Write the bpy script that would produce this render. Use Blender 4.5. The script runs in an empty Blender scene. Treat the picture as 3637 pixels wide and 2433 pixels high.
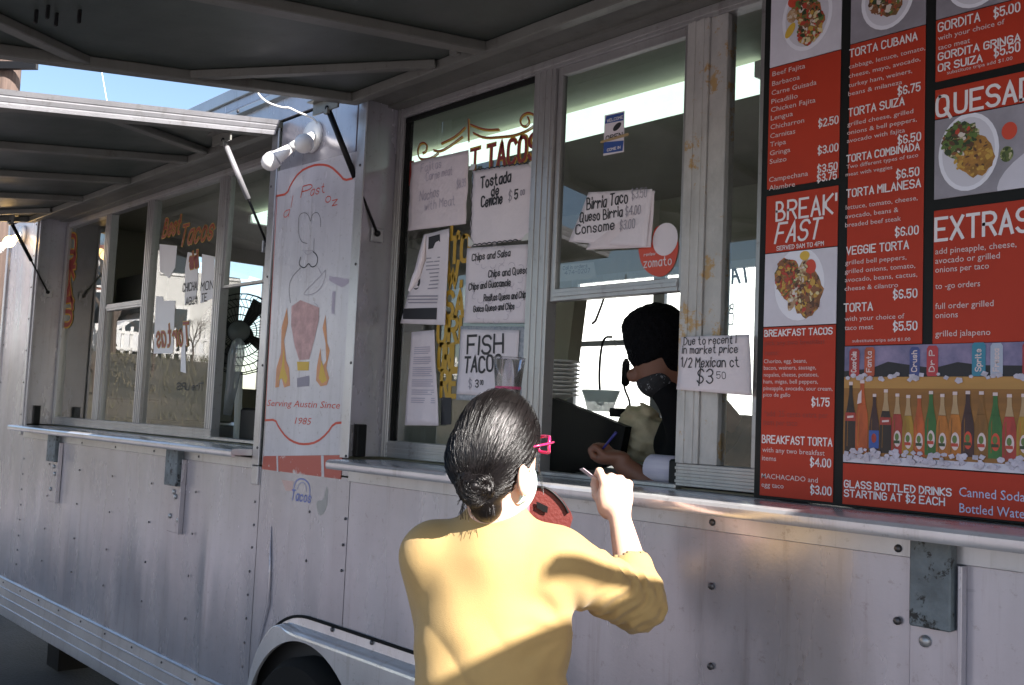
import bpy, math, random
import numpy as np
from mathutils import Vector, Matrix
random.seed(7)
SC = bpy.context.scene
COL = SC.collection
R = math.radians

# ---------------------------------------------------------------- camera, sky, sun, exposure
cam_data = bpy.data.cameras.new('camera'); cam = bpy.data.objects.new('camera', cam_data); COL.objects.link(cam)
CAMX = Vector((0.672652, 0.738696, 0.043212)); CAMY = Vector((0.027923, -0.083697, 0.996100)); CAMF = Vector((-0.739431, 0.668823, 0.076925))
m = Matrix.Identity(4)
for i in range(3):
    m[i][0] = CAMX[i]; m[i][1] = CAMY[i]; m[i][2] = -CAMF[i]
m[0][3], m[1][3], m[2][3] = 0.0, -1.95, 1.6
cam.matrix_world = m
cam_data.sensor_fit = 'HORIZONTAL'; cam_data.sensor_width = 36; cam_data.lens = 35.1
cam_data.clip_start = 0.02; cam_data.clip_end = 900
SC.camera = cam
SUN_EL, SUN_AZ = 33.5, -1.2            # azimuth measured from +x towards -y
sd = Vector((math.cos(R(SUN_EL))*math.cos(R(SUN_AZ)), -math.cos(R(SUN_EL))*math.sin(R(SUN_AZ)), math.sin(R(SUN_EL))))
world = bpy.data.worlds.new('World'); SC.world = world; world.use_nodes = True
wn = world.node_tree; wn.nodes.clear()
sky = wn.nodes.new('ShaderNodeTexSky'); sky.sky_type = 'NISHITA'; sky.sun_disc = False
sky.sun_elevation = R(SUN_EL); sky.sun_rotation = R(90 + SUN_AZ); sky.air_density = 1.0; sky.dust_density = 0.9; sky.ozone_density = 1.4
bg = wn.nodes.new('ShaderNodeBackground'); bg.inputs['Strength'].default_value = 0.062
wo = wn.nodes.new('ShaderNodeOutputWorld')
wn.links.new(sky.outputs[0], bg.inputs[0]); wn.links.new(bg.outputs[0], wo.inputs[0])
sun_d = bpy.data.lights.new('sun', 'SUN'); sun_d.energy = 5.0; sun_d.angle = R(0.5); sun_d.color = (1, .95, .89)
sun = bpy.data.objects.new('sun', sun_d); COL.objects.link(sun)
sun.rotation_euler = sd.to_track_quat('Z', 'Y').to_euler()
SC.view_settings.view_transform = 'Standard'; SC.view_settings.look = 'None'
SC.view_settings.exposure = 1.85; SC.view_settings.gamma = 1; SC.view_settings.use_curve_mapping = False
SC.cycles.max_bounces = 8; SC.cycles.transparent_max_bounces = 16; SC.cycles.glossy_bounces = 4
SC.cycles.sample_clamp_indirect = 6
SC.render.film_transparent = False

# ---------------------------------------------------------------- material helpers
def mat(name, col, rough=.6, metal=0., bump=0., bscale=40., var=0., vscale=6., spec=.5, stretch=(1, 1, 1), col2=None, emit=None, estr=0., trans=0., coat=0., fine=0., fscale=200., rust=None):
    mt = bpy.data.materials.new(name); mt.use_nodes = True
    nt = mt.node_tree; b = nt.nodes['Principled BSDF']
    b.inputs['Base Color'].default_value = (*col, 1); b.inputs['Roughness'].default_value = rough; b.inputs['Metallic'].default_value = metal
    b.inputs['Specular IOR Level'].default_value = spec; b.inputs['Coat Weight'].default_value = coat
    tc = nt.nodes.new('ShaderNodeTexCoord'); mp = nt.nodes.new('ShaderNodeMapping'); mp.inputs['Scale'].default_value = stretch
    nt.links.new(tc.outputs['Object'], mp.inputs[0])
    last = None
    if var or col2:
        n = nt.nodes.new('ShaderNodeTexNoise'); n.inputs['Scale'].default_value = vscale; n.inputs['Detail'].default_value = 6; n.inputs['Roughness'].default_value = .65
        nt.links.new(mp.outputs[0], n.inputs['Vector'])
        cr = nt.nodes.new('ShaderNodeValToRGB'); cr.color_ramp.elements[0].position = .35; cr.color_ramp.elements[1].position = .68
        c2 = col2 if col2 else tuple(c*(1-var) for c in col)
        cr.color_ramp.elements[0].color = (*c2, 1); cr.color_ramp.elements[1].color = (*col, 1)
        nt.links.new(n.outputs[0], cr.inputs[0]); last = cr.outputs[0]
    if rust:
        n = nt.nodes.new('ShaderNodeTexNoise'); n.inputs['Scale'].default_value = rust[1]; n.inputs['Detail'].default_value = 8; n.inputs['Roughness'].default_value = .7
        mp2 = nt.nodes.new('ShaderNodeMapping'); mp2.inputs['Location'].default_value = (3.3, 1.7, 8.1); nt.links.new(tc.outputs['Object'], mp2.inputs[0]); nt.links.new(mp2.outputs[0], n.inputs['Vector'])
        cr = nt.nodes.new('ShaderNodeValToRGB'); cr.color_ramp.elements[0].position = rust[2]; cr.color_ramp.elements[1].position = rust[2]+.05
        nt.links.new(n.outputs[0], cr.inputs[0])
        mx = nt.nodes.new('ShaderNodeMix'); mx.data_type = 'RGBA'
        nt.links.new(cr.outputs[0], mx.inputs[0])
        if last: nt.links.new(last, mx.inputs[6])
        else: mx.inputs[6].default_value = (*col, 1)
        mx.inputs[7].default_value = (*rust[0], 1); last = mx.outputs[2]
    if last: nt.links.new(last, b.inputs['Base Color'])
    if bump or fine:
        h = None
        if bump:
            n2 = nt.nodes.new('ShaderNodeTexNoise'); n2.inputs['Scale'].default_value = bscale; n2.inputs['Detail'].default_value = 4
            nt.links.new(mp.outputs[0], n2.inputs['Vector'])
            bp = nt.nodes.new('ShaderNodeBump'); bp.inputs['Strength'].default_value = bump; bp.inputs['Distance'].default_value = .02
            nt.links.new(n2.outputs[0], bp.inputs['Height']); h = bp
        if fine:
            n3 = nt.nodes.new('ShaderNodeTexNoise'); n3.inputs['Scale'].default_value = fscale; n3.inputs['Detail'].default_value = 3
            nt.links.new(mp.outputs[0], n3.inputs['Vector'])
            bp2 = nt.nodes.new('ShaderNodeBump'); bp2.inputs['Strength'].default_value = fine; bp2.inputs['Distance'].default_value = .002
            nt.links.new(n3.outputs[0], bp2.inputs['Height'])
            if h: nt.links.new(h.outputs[0], bp2.inputs['Normal'])
            h = bp2
        nt.links.new(h.outputs[0], b.inputs['Normal'])
    if emit:
        b.inputs['Emission Color'].default_value = (*emit, 1); b.inputs['Emission Strength'].default_value = estr
    if trans: b.inputs['Transmission Weight'].default_value = trans
    return mt

def glass_mat(name, tint=(.93, .97, .95), rough=.0, ior=1.95, dirt=.05):
    mt = bpy.data.materials.new(name); mt.use_nodes = True; nt = mt.node_tree; nt.nodes.clear()
    o = nt.nodes.new('ShaderNodeOutputMaterial'); mix = nt.nodes.new('ShaderNodeMixShader'); tr = nt.nodes.new('ShaderNodeBsdfTransparent'); gl = nt.nodes.new('ShaderNodeBsdfGlossy')
    fr = nt.nodes.new('ShaderNodeFresnel'); fr.inputs[0].default_value = ior
    tr.inputs[0].default_value = (*tint, 1); gl.inputs['Roughness'].default_value = rough; gl.inputs['Color'].default_value = (1, 1, 1, 1)
    nt.links.new(fr.outputs[0], mix.inputs[0]); nt.links.new(tr.outputs[0], mix.inputs[1]); nt.links.new(gl.outputs[0], mix.inputs[2])
    # dust and smears on the glass
    df = nt.nodes.new('ShaderNodeBsdfDiffuse'); df.inputs[0].default_value = (.6, .58, .55, 1)
    tc = nt.nodes.new('ShaderNodeTexCoord'); n = nt.nodes.new('ShaderNodeTexNoise'); n.inputs['Scale'].default_value = 7; n.inputs['Detail'].default_value = 8; n.inputs['Roughness'].default_value = .7
    nt.links.new(tc.outputs['Object'], n.inputs['Vector'])
    mr = nt.nodes.new('ShaderNodeMapRange'); mr.inputs[1].default_value = .45; mr.inputs[2].default_value = .8; mr.inputs[3].default_value = dirt*.3; mr.inputs[4].default_value = dirt*2
    nt.links.new(n.outputs[0], mr.inputs[0])
    m2 = nt.nodes.new('ShaderNodeMixShader'); nt.links.new(mr.outputs[0], m2.inputs[0]); nt.links.new(mix.outputs[0], m2.inputs[1]); nt.links.new(df.outputs[0], m2.inputs[2])
    nt.links.new(m2.outputs[0], o.inputs[0])
    return mt

# ---------------------------------------------------------------- mesh helpers
def obj(name, me, parent=None, m=None, kind=None, loc=None):
    o = bpy.data.objects.new(name, me); COL.objects.link(o)
    if m is not None and me is not None and not me.materials: me.materials.append(m)
    if parent is not None: o.parent = parent
    if kind: o['kind'] = kind
    if loc: o.location = loc
    return o
def tag(o, label, cat, group=None):
    o['label'] = label; o['category'] = cat
    if group: o['group'] = group
    return o
def empty(name, label, cat, loc=(0, 0, 0), group=None):
    o = bpy.data.objects.new(name, None); COL.objects.link(o); o.location = loc; o.empty_display_size = .05
    return tag(o, label, cat, group)
def mesh(name, v, f, smooth=False, autos=False):
    me = bpy.data.meshes.new(name); me.from_pydata([tuple(p) for p in v], [], f); me.validate(); me.update()
    if smooth: me.polygons.foreach_set('use_smooth', [True]*len(me.polygons))
    return me
class MB:
    def __init__(s): s.v = []; s.f = []
    def add(s, v, f):
        n = len(s.v); s.v += [tuple(p) for p in v]; s.f += [tuple(i+n for i in q) for q in f]; return s
    def box(s, x0, x1, y0, y1, z0, z1, b=0.):
        x0, x1 = sorted((x0, x1)); y0, y1 = sorted((y0, y1)); z0, z1 = sorted((z0, z1))
        if b <= 0:
            v = [(x, y, z) for x in (x0, x1) for y in (y0, y1) for z in (z0, z1)]
            return s.add(v, [(0, 1, 3, 2), (4, 6, 7, 5), (0, 4, 5, 1), (2, 3, 7, 6), (0, 2, 6, 4), (1, 5, 7, 3)])
        b = min(b, (x1-x0)*.45, (y1-y0)*.45, (z1-z0)*.45)
        v = []; ids = {}
        for i, (X, sx) in enumerate(((x0, 1), (x1, -1))):
            for j, (Y, sy) in enumerate(((y0, 1), (y1, -1))):
                for k, (Z, sz) in enumerate(((z0, 1), (z1, -1))):
                    ids[i, j, k, 0] = len(v); v.append((X, Y+sy*b, Z+sz*b))
                    ids[i, j, k, 1] = len(v); v.append((X+sx*b, Y, Z+sz*b))
                    ids[i, j, k, 2] = len(v); v.append((X+sx*b, Y+sy*b, Z))
        I = ids; f = []
        for i in (0, 1):
            f.append([I[i, 0, 0, 0], I[i, 1, 0, 0], I[i, 1, 1, 0], I[i, 0, 1, 0]][::(1 if i else -1)])
            f.append([I[0, i, 0, 1], I[1, i, 0, 1], I[1, i, 1, 1], I[0, i, 1, 1]][::(-1 if i else 1)])
            f.append([I[0, 0, i, 2], I[1, 0, i, 2], I[1, 1, i, 2], I[0, 1, i, 2]][::(1 if i else -1)])
        for a in (0, 1):
            for c in (0, 1):
                f.append([I[a, c, 0, 0], I[a, c, 1, 0], I[a, c, 1, 1], I[a, c, 0, 1]])
                f.append([I[a, 0, c, 0], I[a, 1, c, 0], I[a, 1, c, 2], I[a, 0, c, 2]])
                f.append([I[0, a, c, 1], I[1, a, c, 1], I[1, a, c, 2], I[0, a, c, 2]])
        for a in (0, 1):
            for c in (0, 1):
                for d in (0, 1): f.append([I[a, c, d, 0], I[a, c, d, 1], I[a, c, d, 2]])
        return s.add(v, [tuple(q) for q in f])
    def obox(s, c, ax, hs, b=0.):
        """box centred at c with axes ax (3 vectors) and half sizes hs"""
        t = MB().box(-hs[0], hs[0], -hs[1], hs[1], -hs[2], hs[2], b)
        c = Vector(c); A = [Vector(a).normalized() for a in ax]
        return s.add([c + A[0]*p[0] + A[1]*p[1] + A[2]*p[2] for p in t.v], t.f)
    def bar(s, a, bb, w, h, up=(0, 0, 1), bev=.002):
        a = Vector(a); bb = Vector(bb); d = bb-a; L = d.length; d.normalize(); u = Vector(up); side = d.cross(u).normalized(); u = side.cross(d)
        return s.obox((a+bb)/2, (d, side, u), (L/2, w/2, h/2), bev)
    def tube(s, pts, r, seg=8, cap=True):
        pts = [Vector(p) for p in pts]; n = len(pts); rr = r if isinstance(r, (list, tuple)) else [r]*n
        base = len(s.v); up = Vector((.13, .21, .97)); v = []
        for i, p in enumerate(pts):
            d = (pts[min(i+1, n-1)]-pts[max(i-1, 0)]).normalized()
            a = d.cross(up)
            if a.length < .05: a = d.cross(Vector((1, 0, 0)))
            a.normalize(); b = d.cross(a); up = b.cross(d) if False else up
            for k in range(seg):
                t = 2*math.pi*k/seg; v.append(p + a*math.cos(t)*rr[i] + b*math.sin(t)*rr[i])
        f = [(i*seg+k, i*seg+(k+1) % seg, (i+1)*seg+(k+1) % seg, (i+1)*seg+k) for i in range(n-1) for k in range(seg)]
        if cap: f += [tuple(range(seg))[::-1], tuple((n-1)*seg+k for k in range(seg))]
        return s.add(v, f)
    def lathe(s, prof, c=(0, 0, 0), axis=(0, 0, 1), seg=20, cap=True):
        """prof: list of (radius, height along axis)"""
        c = Vector(c); w = Vector(axis).normalized(); a = w.orthogonal().normalized(); b = w.cross(a); v = []
        for r_, h in prof:
            for k in range(seg):
                t = 2*math.pi*k/seg; v.append(c + w*h + a*math.cos(t)*r_ + b*math.sin(t)*r_)
        n = len(prof)
        f = [(i*seg+k, i*seg+(k+1) % seg, (i+1)*seg+(k+1) % seg, (i+1)*seg+k) for i in range(n-1) for k in range(seg)]
        if cap: f += [tuple(range(seg))[::-1], tuple((n-1)*seg+k for k in range(seg))]
        return s.add(v, f)
    def prism_x(s, prof, x0, x1):
        """closed profile of (y,z) extruded along x"""
        n = len(prof); v = [(x0, y, z) for y, z in prof] + [(x1, y, z) for y, z in prof]
        f = [(i, (i+1) % n, n+(i+1) % n, n+i) for i in range(n)] + [tuple(range(n))[::-1], tuple(range(n, 2*n))]
        return s.add(v, f)
    def prism_y(s, poly, y0, y1):
        n = len(poly); v = [(x, y0, z) for x, z in poly] + [(x, y1, z) for x, z in poly]
        f = [(i, (i+1) % n, n+(i+1) % n, n+i) for i in range(n)] + [tuple(range(n)), tuple(range(n, 2*n))[::-1]]
        return s.add(v, f)
    def ribbon(s, pts, w, y, closed=False, wend=None):
        """flat ribbon in the xz plane at depth y"""
        p = [Vector((a, b)) for a, b in pts]
        q = [p[0]]
        for a in p[1:]:
            if (a-q[-1]).length > 1e-5: q.append(a)
        p = q; n = len(p)
        if n < 2:
            x, z = p[0]; return s.add([(x-w/2, y, z-w/2), (x+w/2, y, z-w/2), (x+w/2, y, z+w/2), (x-w/2, y, z+w/2)], [(0, 1, 2, 3)])
        v = []
        for i in range(n):
            d0 = (p[i]-p[i-1]).normalized() if i else (p[1]-p[0]).normalized()
            d1 = (p[i+1]-p[i]).normalized() if i < n-1 else d0
            t = (d0+d1); t = t.normalized() if t.length > .2 else d0
            nn = Vector((-t.y, t.x)); k = max(.55, nn.dot(Vector((-d0.y, d0.x))))
            ww = w/2/k
            c = p[i]
            if i == 0: c = c - d0*w*.4
            if i == n-1: c = c + d0*w*.4
            a = c+nn*ww; b = c-nn*ww
            v += [(a.x, y, a.y), (b.x, y, b.y)]
        return s.add(v, [(2*i, 2*i+1, 2*i+3, 2*i+2) for i in range(n-1)])
    def me(s, name='m', smooth=False): return mesh(name, s.v, s.f, smooth)
    def obj(s, name, m, parent=None, smooth=False, kind=None, loc=None): return obj(name, s.me(name, smooth), parent, m, kind, loc)
def smooth_angle(o, ang=40):
    me = o.data
    me.polygons.foreach_set('use_smooth', [True]*len(me.polygons))
    try: me.set_sharp_from_angle(angle=R(ang))
    except Exception: pass
    return o
def chaikin(p, n=2, closed=False):
    for _ in range(n):
        q = [] if closed else [p[0]]
        for i in range(len(p)-(0 if closed else 1)):
            a = p[i]; b = p[(i+1) % len(p)]
            q += [tuple(a[k]*.75+b[k]*.25 for k in range(len(a))), tuple(a[k]*.25+b[k]*.75 for k in range(len(a)))]
        if not closed: q.append(p[-1])
        p = q
    return p

# ---------------------------------------------------------------- lettering
G = {}
for ln in """A 02 28 28 42|14 34
B 02 08 08 28 37 36 25 05|25 35 44 43 32 02
C 47 38 18 07 03 12 32 43
D 02 08 08 28 46 44 22 02
E 48 08 08 02 02 42|05 35
F 48 08 08 02|05 35
G 47 38 18 07 03 12 32 43 45 25
H 02 08|42 48|05 45
I 02 08
J 38 33 22 12 03
K 02 08|48 05 42
L 08 02 02 42
M 02 02 08 08 25 25 48 48 42
N 02 02 08 08 42 42 48
O 18 07 03 12 32 43 47 38 18
P 02 08 08 38 47 46 35 05
Q 18 07 03 12 32 43 47 38 18|34 51
R 02 08 08 38 47 46 35 05|25 42
S 47 38 18 07 06 15 35 44 43 32 12 03
T 08 48|28 22
U 08 03 12 32 43 48
V 08 22 22 48
W 08 12 12 26 26 32 32 48
X 02 48|08 42
Y 08 25 25 48|25 22
Z 08 48 48 02 02 42
a 36 16 05 03 12 22 34|36 32
b 08 02|05 16 26 35 33 22 12 03
c 35 26 16 05 03 12 22 33
d 38 32|35 26 16 05 03 12 22 33
e 04 34 35 26 16 05 03 12 22 33
f 38 28 17 12|06 26
g 36 31 20 10 01|35 26 16 05 03 12 22 33
h 08 02|05 16 26 35 32
i 06 02|07 08
j 16 11 00|17 18
k 08 02|36 04 32
l 08 02
m 06 02|05 16 25 22|25 36 45 42
n 06 02|05 16 26 35 32
o 16 05 03 12 22 33 35 26 16
p 06 00|05 16 26 35 33 22 12 03
q 36 30|35 26 16 05 03 12 22 33
r 06 02|04 15 26 35
s 35 26 16 05 14 24 33 22 12 03
t 18 13 22 32|06 26
u 06 03 12 22 33|36 32
v 06 12 12 26
w 06 12 12 25 25 32 32 46
x 02 36|06 32
y 06 03 12 22 33|36 31 20 10
z 06 36 36 02 02 32
0 18 07 03 12 22 33 37 28 18
1 07 18 18 12
2 07 18 28 37 36 02 02 32
3 07 18 28 37 36 25 15|25 34 33 22 12 03
4 32 38 38 04 04 44
5 38 08 08 05 05 26 35 33 22 12 03
6 37 28 18 07 03 12 22 33 34 25 15 04
7 08 38 38 12
8 15 06 07 18 28 37 36 25 15 04 03 12 22 33 34 25
9 03 12 22 33 37 28 18 07 06 15 25 36
$ 37 28 18 07 06 15 25 34 33 22 12 03|19 11
, 13 01
. 02 03
' 08 06
& 42 07 18 27 03 12 22 44
- 05 25
/ 02 38
* 17 15|06 26
: 03 04|06 07""".split('\n'):
    k, rest = ln.split(' ', 1); G[k] = [[(int(t[0]), int(t[1])-2) for t in st.split()] for st in rest.split('|')]
CAPH = 6.
def stroke_text(mb, txt, x0, z0, x1, h, w, y, slant=0., jit=0., sm=2, rise=0., gap=1.6, mirror=False, step=0.00007):
    """writes txt between x0 and x1 with cap height h on the plane y; rise lifts the right end"""
    adv = []; X = 0
    for ch in txt:
        if ch == ' ': adv.append(None); X += 2.4; continue
        g = G.get(ch)
        wd = max((p[0] for st in g for p in st)); adv.append((g, X)); X += wd+gap
    tot = max(X-gap, 1.); sx = (x1-x0)/tot; sz = h/CAPH; k = 0
    for a in adv:
        if a is None: continue
        g, ox = a; jz = random.uniform(-jit, jit)*h; jr = random.uniform(-jit, jit)*.5
        for st in g:
            p = chaikin([(q[0], q[1]) for q in st], sm) if sm and len(st) > 2 else [tuple(q) for q in st]
            pts = []
            for (u, v_) in p:
                xx = x0 + (u+ox)*sx + slant*v_*sz + jr*v_*sz; zz = z0 + v_*sz + jz + rise*((ox+u)/tot)
                if mirror: xx = x1 - (xx-x0)
                pts.append((xx, zz))
            mb.ribbon(pts, w, y - step*(k % 5)); k += 1
def letters(name, parent, m, lines, **kw):
    """lines: (text, (x0,z0,x1), cap height, stroke width, y[, opts]); every line of writing is its own part"""
    o_ = None
    for ln in lines:
        mb = MB(); o = dict(kw)
        if len(ln) > 5: o.update(ln[5])
        stroke_text(mb, ln[0], ln[1][0], ln[1][1], ln[1][2], ln[2], ln[3], ln[4], **o)
        o_ = mb.obj(name, m, parent)
    return o_
_dg = None
def font_text(name, parent, m, txt, x0, z0, x1, y, bold=0., shear=0., hfac=None):
    cu = bpy.data.curves.new('t', 'FONT'); cu.body = txt; cu.size = 1; cu.offset = bold; cu.shear = shear; cu.resolution_u = 2; cu.fill_mode = 'FRONT'
    o = bpy.data.objects.new('t', cu); COL.objects.link(o); bpy.context.view_layer.update()
    me = bpy.data.meshes.new_from_object(o.evaluated_get(bpy.context.evaluated_depsgraph_get()))
    bpy.data.objects.remove(o); bpy.data.curves.remove(cu)
    xs = [v.co.x for v in me.vertices]; mn, mx = min(xs), max(xs); s = (x1-x0)/(mx-mn); sz = hfac/0.73 if hfac else s
    for v in me.vertices: v.co = Vector((x0+(v.co.x-mn)*s, y, z0+v.co.y*sz))
    me.materials.clear()
    return obj(name, me, parent, m)
def join_meshes(name, objs, parent, m):
    for o in objs:
        o.parent = parent; o.data.materials.clear(); o.data.materials.append(m)

def cloudy_mat(name, col, alpha=.45):
    mt = bpy.data.materials.new(name); mt.use_nodes = True; nt = mt.node_tree; nt.nodes.clear()
    o = nt.nodes.new('ShaderNodeOutputMaterial'); d = nt.nodes.new('ShaderNodeBsdfDiffuse'); t = nt.nodes.new('ShaderNodeBsdfTranslucent'); tr = nt.nodes.new('ShaderNodeBsdfTransparent'); g = nt.nodes.new('ShaderNodeBsdfGlossy')
    for n in (d, t): n.inputs[0].default_value = (*col, 1)
    g.inputs['Roughness'].default_value = .15
    m1 = nt.nodes.new('ShaderNodeMixShader'); m1.inputs[0].default_value = .5; nt.links.new(d.outputs[0], m1.inputs[1]); nt.links.new(t.outputs[0], m1.inputs[2])
    m2 = nt.nodes.new('ShaderNodeMixShader'); m2.inputs[0].default_value = alpha; nt.links.new(tr.outputs[0], m2.inputs[1]); nt.links.new(m1.outputs[0], m2.inputs[2])
    m3 = nt.nodes.new('ShaderNodeMixShader'); m3.inputs[0].default_value = .08; nt.links.new(m2.outputs[0], m3.inputs[1]); nt.links.new(g.outputs[0], m3.inputs[2]); nt.links.new(m3.outputs[0], o.inputs[0])
    return mt

# ---------------------------------------------------------------- materials
def skin_metal(name, col, rough, metal, bump, streak=True):
    """weathered painted aluminium sheet: vertical streaks, dents and a soft shine"""
    mt = bpy.data.materials.new(name); mt.use_nodes = True; nt = mt.node_tree; b = nt.nodes['Principled BSDF']
    tc = nt.nodes.new('ShaderNodeTexCoord')
    def noise(scale, st, det=5, rg=.6):
        mp = nt.nodes.new('ShaderNodeMapping'); mp.inputs['Scale'].default_value = st; nt.links.new(tc.outputs['Object'], mp.inputs[0])
        n = nt.nodes.new('ShaderNodeTexNoise'); n.inputs['Scale'].default_value = scale; n.inputs['Detail'].default_value = det; n.inputs['Roughness'].default_value = rg
        nt.links.new(mp.outputs[0], n.inputs['Vector']); return n.outputs[0]
    def ramp(s, a, b_, ca, cb):
        cr = nt.nodes.new('ShaderNodeValToRGB'); cr.color_ramp.elements[0].position = a; cr.color_ramp.elements[1].position = b_
        cr.color_ramp.elements[0].color = (*ca, 1); cr.color_ramp.elements[1].color = (*cb, 1); nt.links.new(s, cr.inputs[0]); return cr.outputs[0]
    def mul(a, b_, f=1.):
        mx = nt.nodes.new('ShaderNodeMix'); mx.data_type = 'RGBA'; mx.blend_type = 'MULTIPLY'; mx.inputs[0].default_value = f
        nt.links.new(a, mx.inputs[6]); nt.links.new(b_, mx.inputs[7]); return mx.outputs[2]
    base = ramp(noise(9, (1, 1, .12)), .3, .75, tuple(c*.84 for c in col), col)
    blot = ramp(noise(2.2, (1, 1, .8), 7), .38, .62, (.88, .86, .86), (1, 1, 1))
    grime = ramp(noise(38, (1, 1, 1), 8, .75), .34, .42, (.55, .5, .45), (1, 1, 1))
    drip = ramp(noise(16, (1, 1, .05), 6, .7), .30, .44, (.62, .58, .54), (1, 1, 1))
    scr = ramp(noise(55, (.25, 1, 1), 2, .5), .26, .30, (.7, .7, .72), (1, 1, 1))
    c = mul(mul(mul(mul(base, blot), grime, .5), drip, .55), scr, .4)
    nt.links.new(c, b.inputs['Base Color']); b.inputs['Metallic'].default_value = metal
    rr = nt.nodes.new('ShaderNodeMapRange'); nt.links.new(noise(5, (1, 1, .3)), rr.inputs[0]); rr.inputs[3].default_value = rough*.75; rr.inputs[4].default_value = rough*1.35
    nt.links.new(rr.outputs[0], b.inputs['Roughness'])
    bp = nt.nodes.new('ShaderNodeBump'); bp.inputs['Strength'].default_value = bump; bp.inputs['Distance'].default_value = .03
    nt.links.new(noise(2.6, (1.3, 1, .35), 2, .4), bp.inputs['Height'])
    bp2 = nt.nodes.new('ShaderNodeBump'); bp2.inputs['Strength'].default_value = .25; bp2.inputs['Distance'].default_value = .001
    nt.links.new(noise(120, (1, 1, 1), 3), bp2.inputs['Height']); nt.links.new(bp.outputs[0], bp2.inputs['Normal'])
    nt.links.new(bp2.outputs[0], b.inputs['Normal'])
    return mt
M = {}
M['skin'] = skin_metal('painted_aluminium', (.49, .48, .53), .25, .5, .6)
M['sign_skin'] = skin_metal('sign_white_vinyl', (.62, .61, .66), .25, .05, .12)
M['trim'] = skin_metal('aluminium_trim', (.52, .52, .55), .3, .6, .08)
M['frame'] = skin_metal('window_aluminium', (.44, .43, .43), .34, .55, .05)
M['awning'] = skin_metal('awning_sheet', (.060, .075, .066), .42, .12, .25)
M['awnbeam'] = skin_metal('awning_beam', (.17, .17, .155), .45, .15, .05)
M['counter'] = skin_metal('counter_aluminium', (.72, .71, .73), .2, .5, .05)
M['rust_frame'] = mat('peeling_window_post', (.52, .50, .48), .5, .3, var=.25, vscale=14, rust=((.42, .27, .12), 11, .56), bump=.12, bscale=90, stretch=(1, 1, .5))
M['bracket'] = mat('chipped_grey_paint', (.17, .20, .22), .6, .1, var=.4, vscale=20, rust=((.02, .02, .02), 26, .56), bump=.2, bscale=60)
M['rivet'] = mat('dark_rivet', (.10, .095, .10), .4, .7)
M['bolt'] = mat('steel_bolt', (.45, .45, .46), .4, .7, var=.3, vscale=50)
M['black'] = mat('black_plastic', (.006, .006, .007), .45, spec=.25)
M['dark'] = mat('dark_interior', (.03, .03, .032), .6)
M['rubber'] = mat('black_rubber', (.009, .009, .009), .85, spec=.2)
M['red'] = mat('menu_red', (.44, .038, .016), .55, var=.12, vscale=3, spec=.3)
M['redpaint'] = mat('red_paint', (.55, .06, .03), .5)
M['bandred'] = mat('worn_red_band', (.42, .07, .05), .4, rust=((.55, .5, .5), 9, .57))
M['orange'] = mat('orange_print', (.66, .30, .14), .5, var=.2, vscale=20)
M['salmon'] = mat('pink_meat_print', (.60, .36, .36), .5, var=.35, vscale=22)
M['yellowprint'] = mat('yellow_print', (.62, .40, .05), .5)
M['ink'] = mat('black_ink', (.02, .02, .025), .6)
M['greyink'] = mat('faded_ink', (.30, .28, .33), .7)
M['palegrey'] = mat('pale_ink', (.42, .38, .46), .7)
M['darkred'] = mat('dark_red_ink', (.25, .03, .02), .5)
M['menuwhite'] = mat('menu_white', (.72, .68, .70), .5)
M['menugrey'] = mat('menu_soft_white', (.62, .50, .50), .5)
M['menublack'] = mat('menu_black', (.010, .011, .011), .5, spec=.2)
M['paper'] = mat('white_paper', (.72, .66, .70), .75, bump=.6, bscale=7, var=.06, vscale=5)
M['paper2'] = mat('pinkish_paper', (.70, .62, .65), .75, bump=.6, bscale=10, var=.08, vscale=8)
M['tape'] = mat('tape', (.55, .55, .52), .3)
M['bluepaper'] = mat('blue_card', (.03, .08, .30), .5)
M['bluegrey'] = mat('speckled_border', (.22, .26, .30), .7, col2=(.45, .46, .5), vscale=90)
M['glass'] = glass_mat('window_glass')
M['glass_far'] = glass_mat('far_window_glass', dirt=.02)
M['yellow_letter'] = mat('yellow_window_paint', (.45, .26, .02), .5)
M['red_letter'] = mat('red_window_paint', (.24, .02, .015), .5)
M['white'] = mat('white_plastic', (.78, .77, .75), .35)
M['bulb'] = mat('frosted_bulb', (.8, .78, .76), .3, coat=.4)
M['litbulb'] = mat('lit_bulb', (.9, .7, .4), .4, emit=(1, .62, .22), estr=4)
M['tube'] = mat('fluorescent_diffuser', (.8, .85, .8), .4, emit=(.78, 1, .86), estr=.42)
M['cream'] = mat('cream_interior', (.33, .31, .24), .6, var=.12, vscale=3)
M['steel'] = skin_metal('stainless', (.5, .5, .5), .3, .9, .05)
M['wood_pole'] = mat('wooden_pole', (.12, .08, .065), .85, var=.5, vscale=6, stretch=(4, 4, .3), bump=.5, bscale=12)

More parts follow.
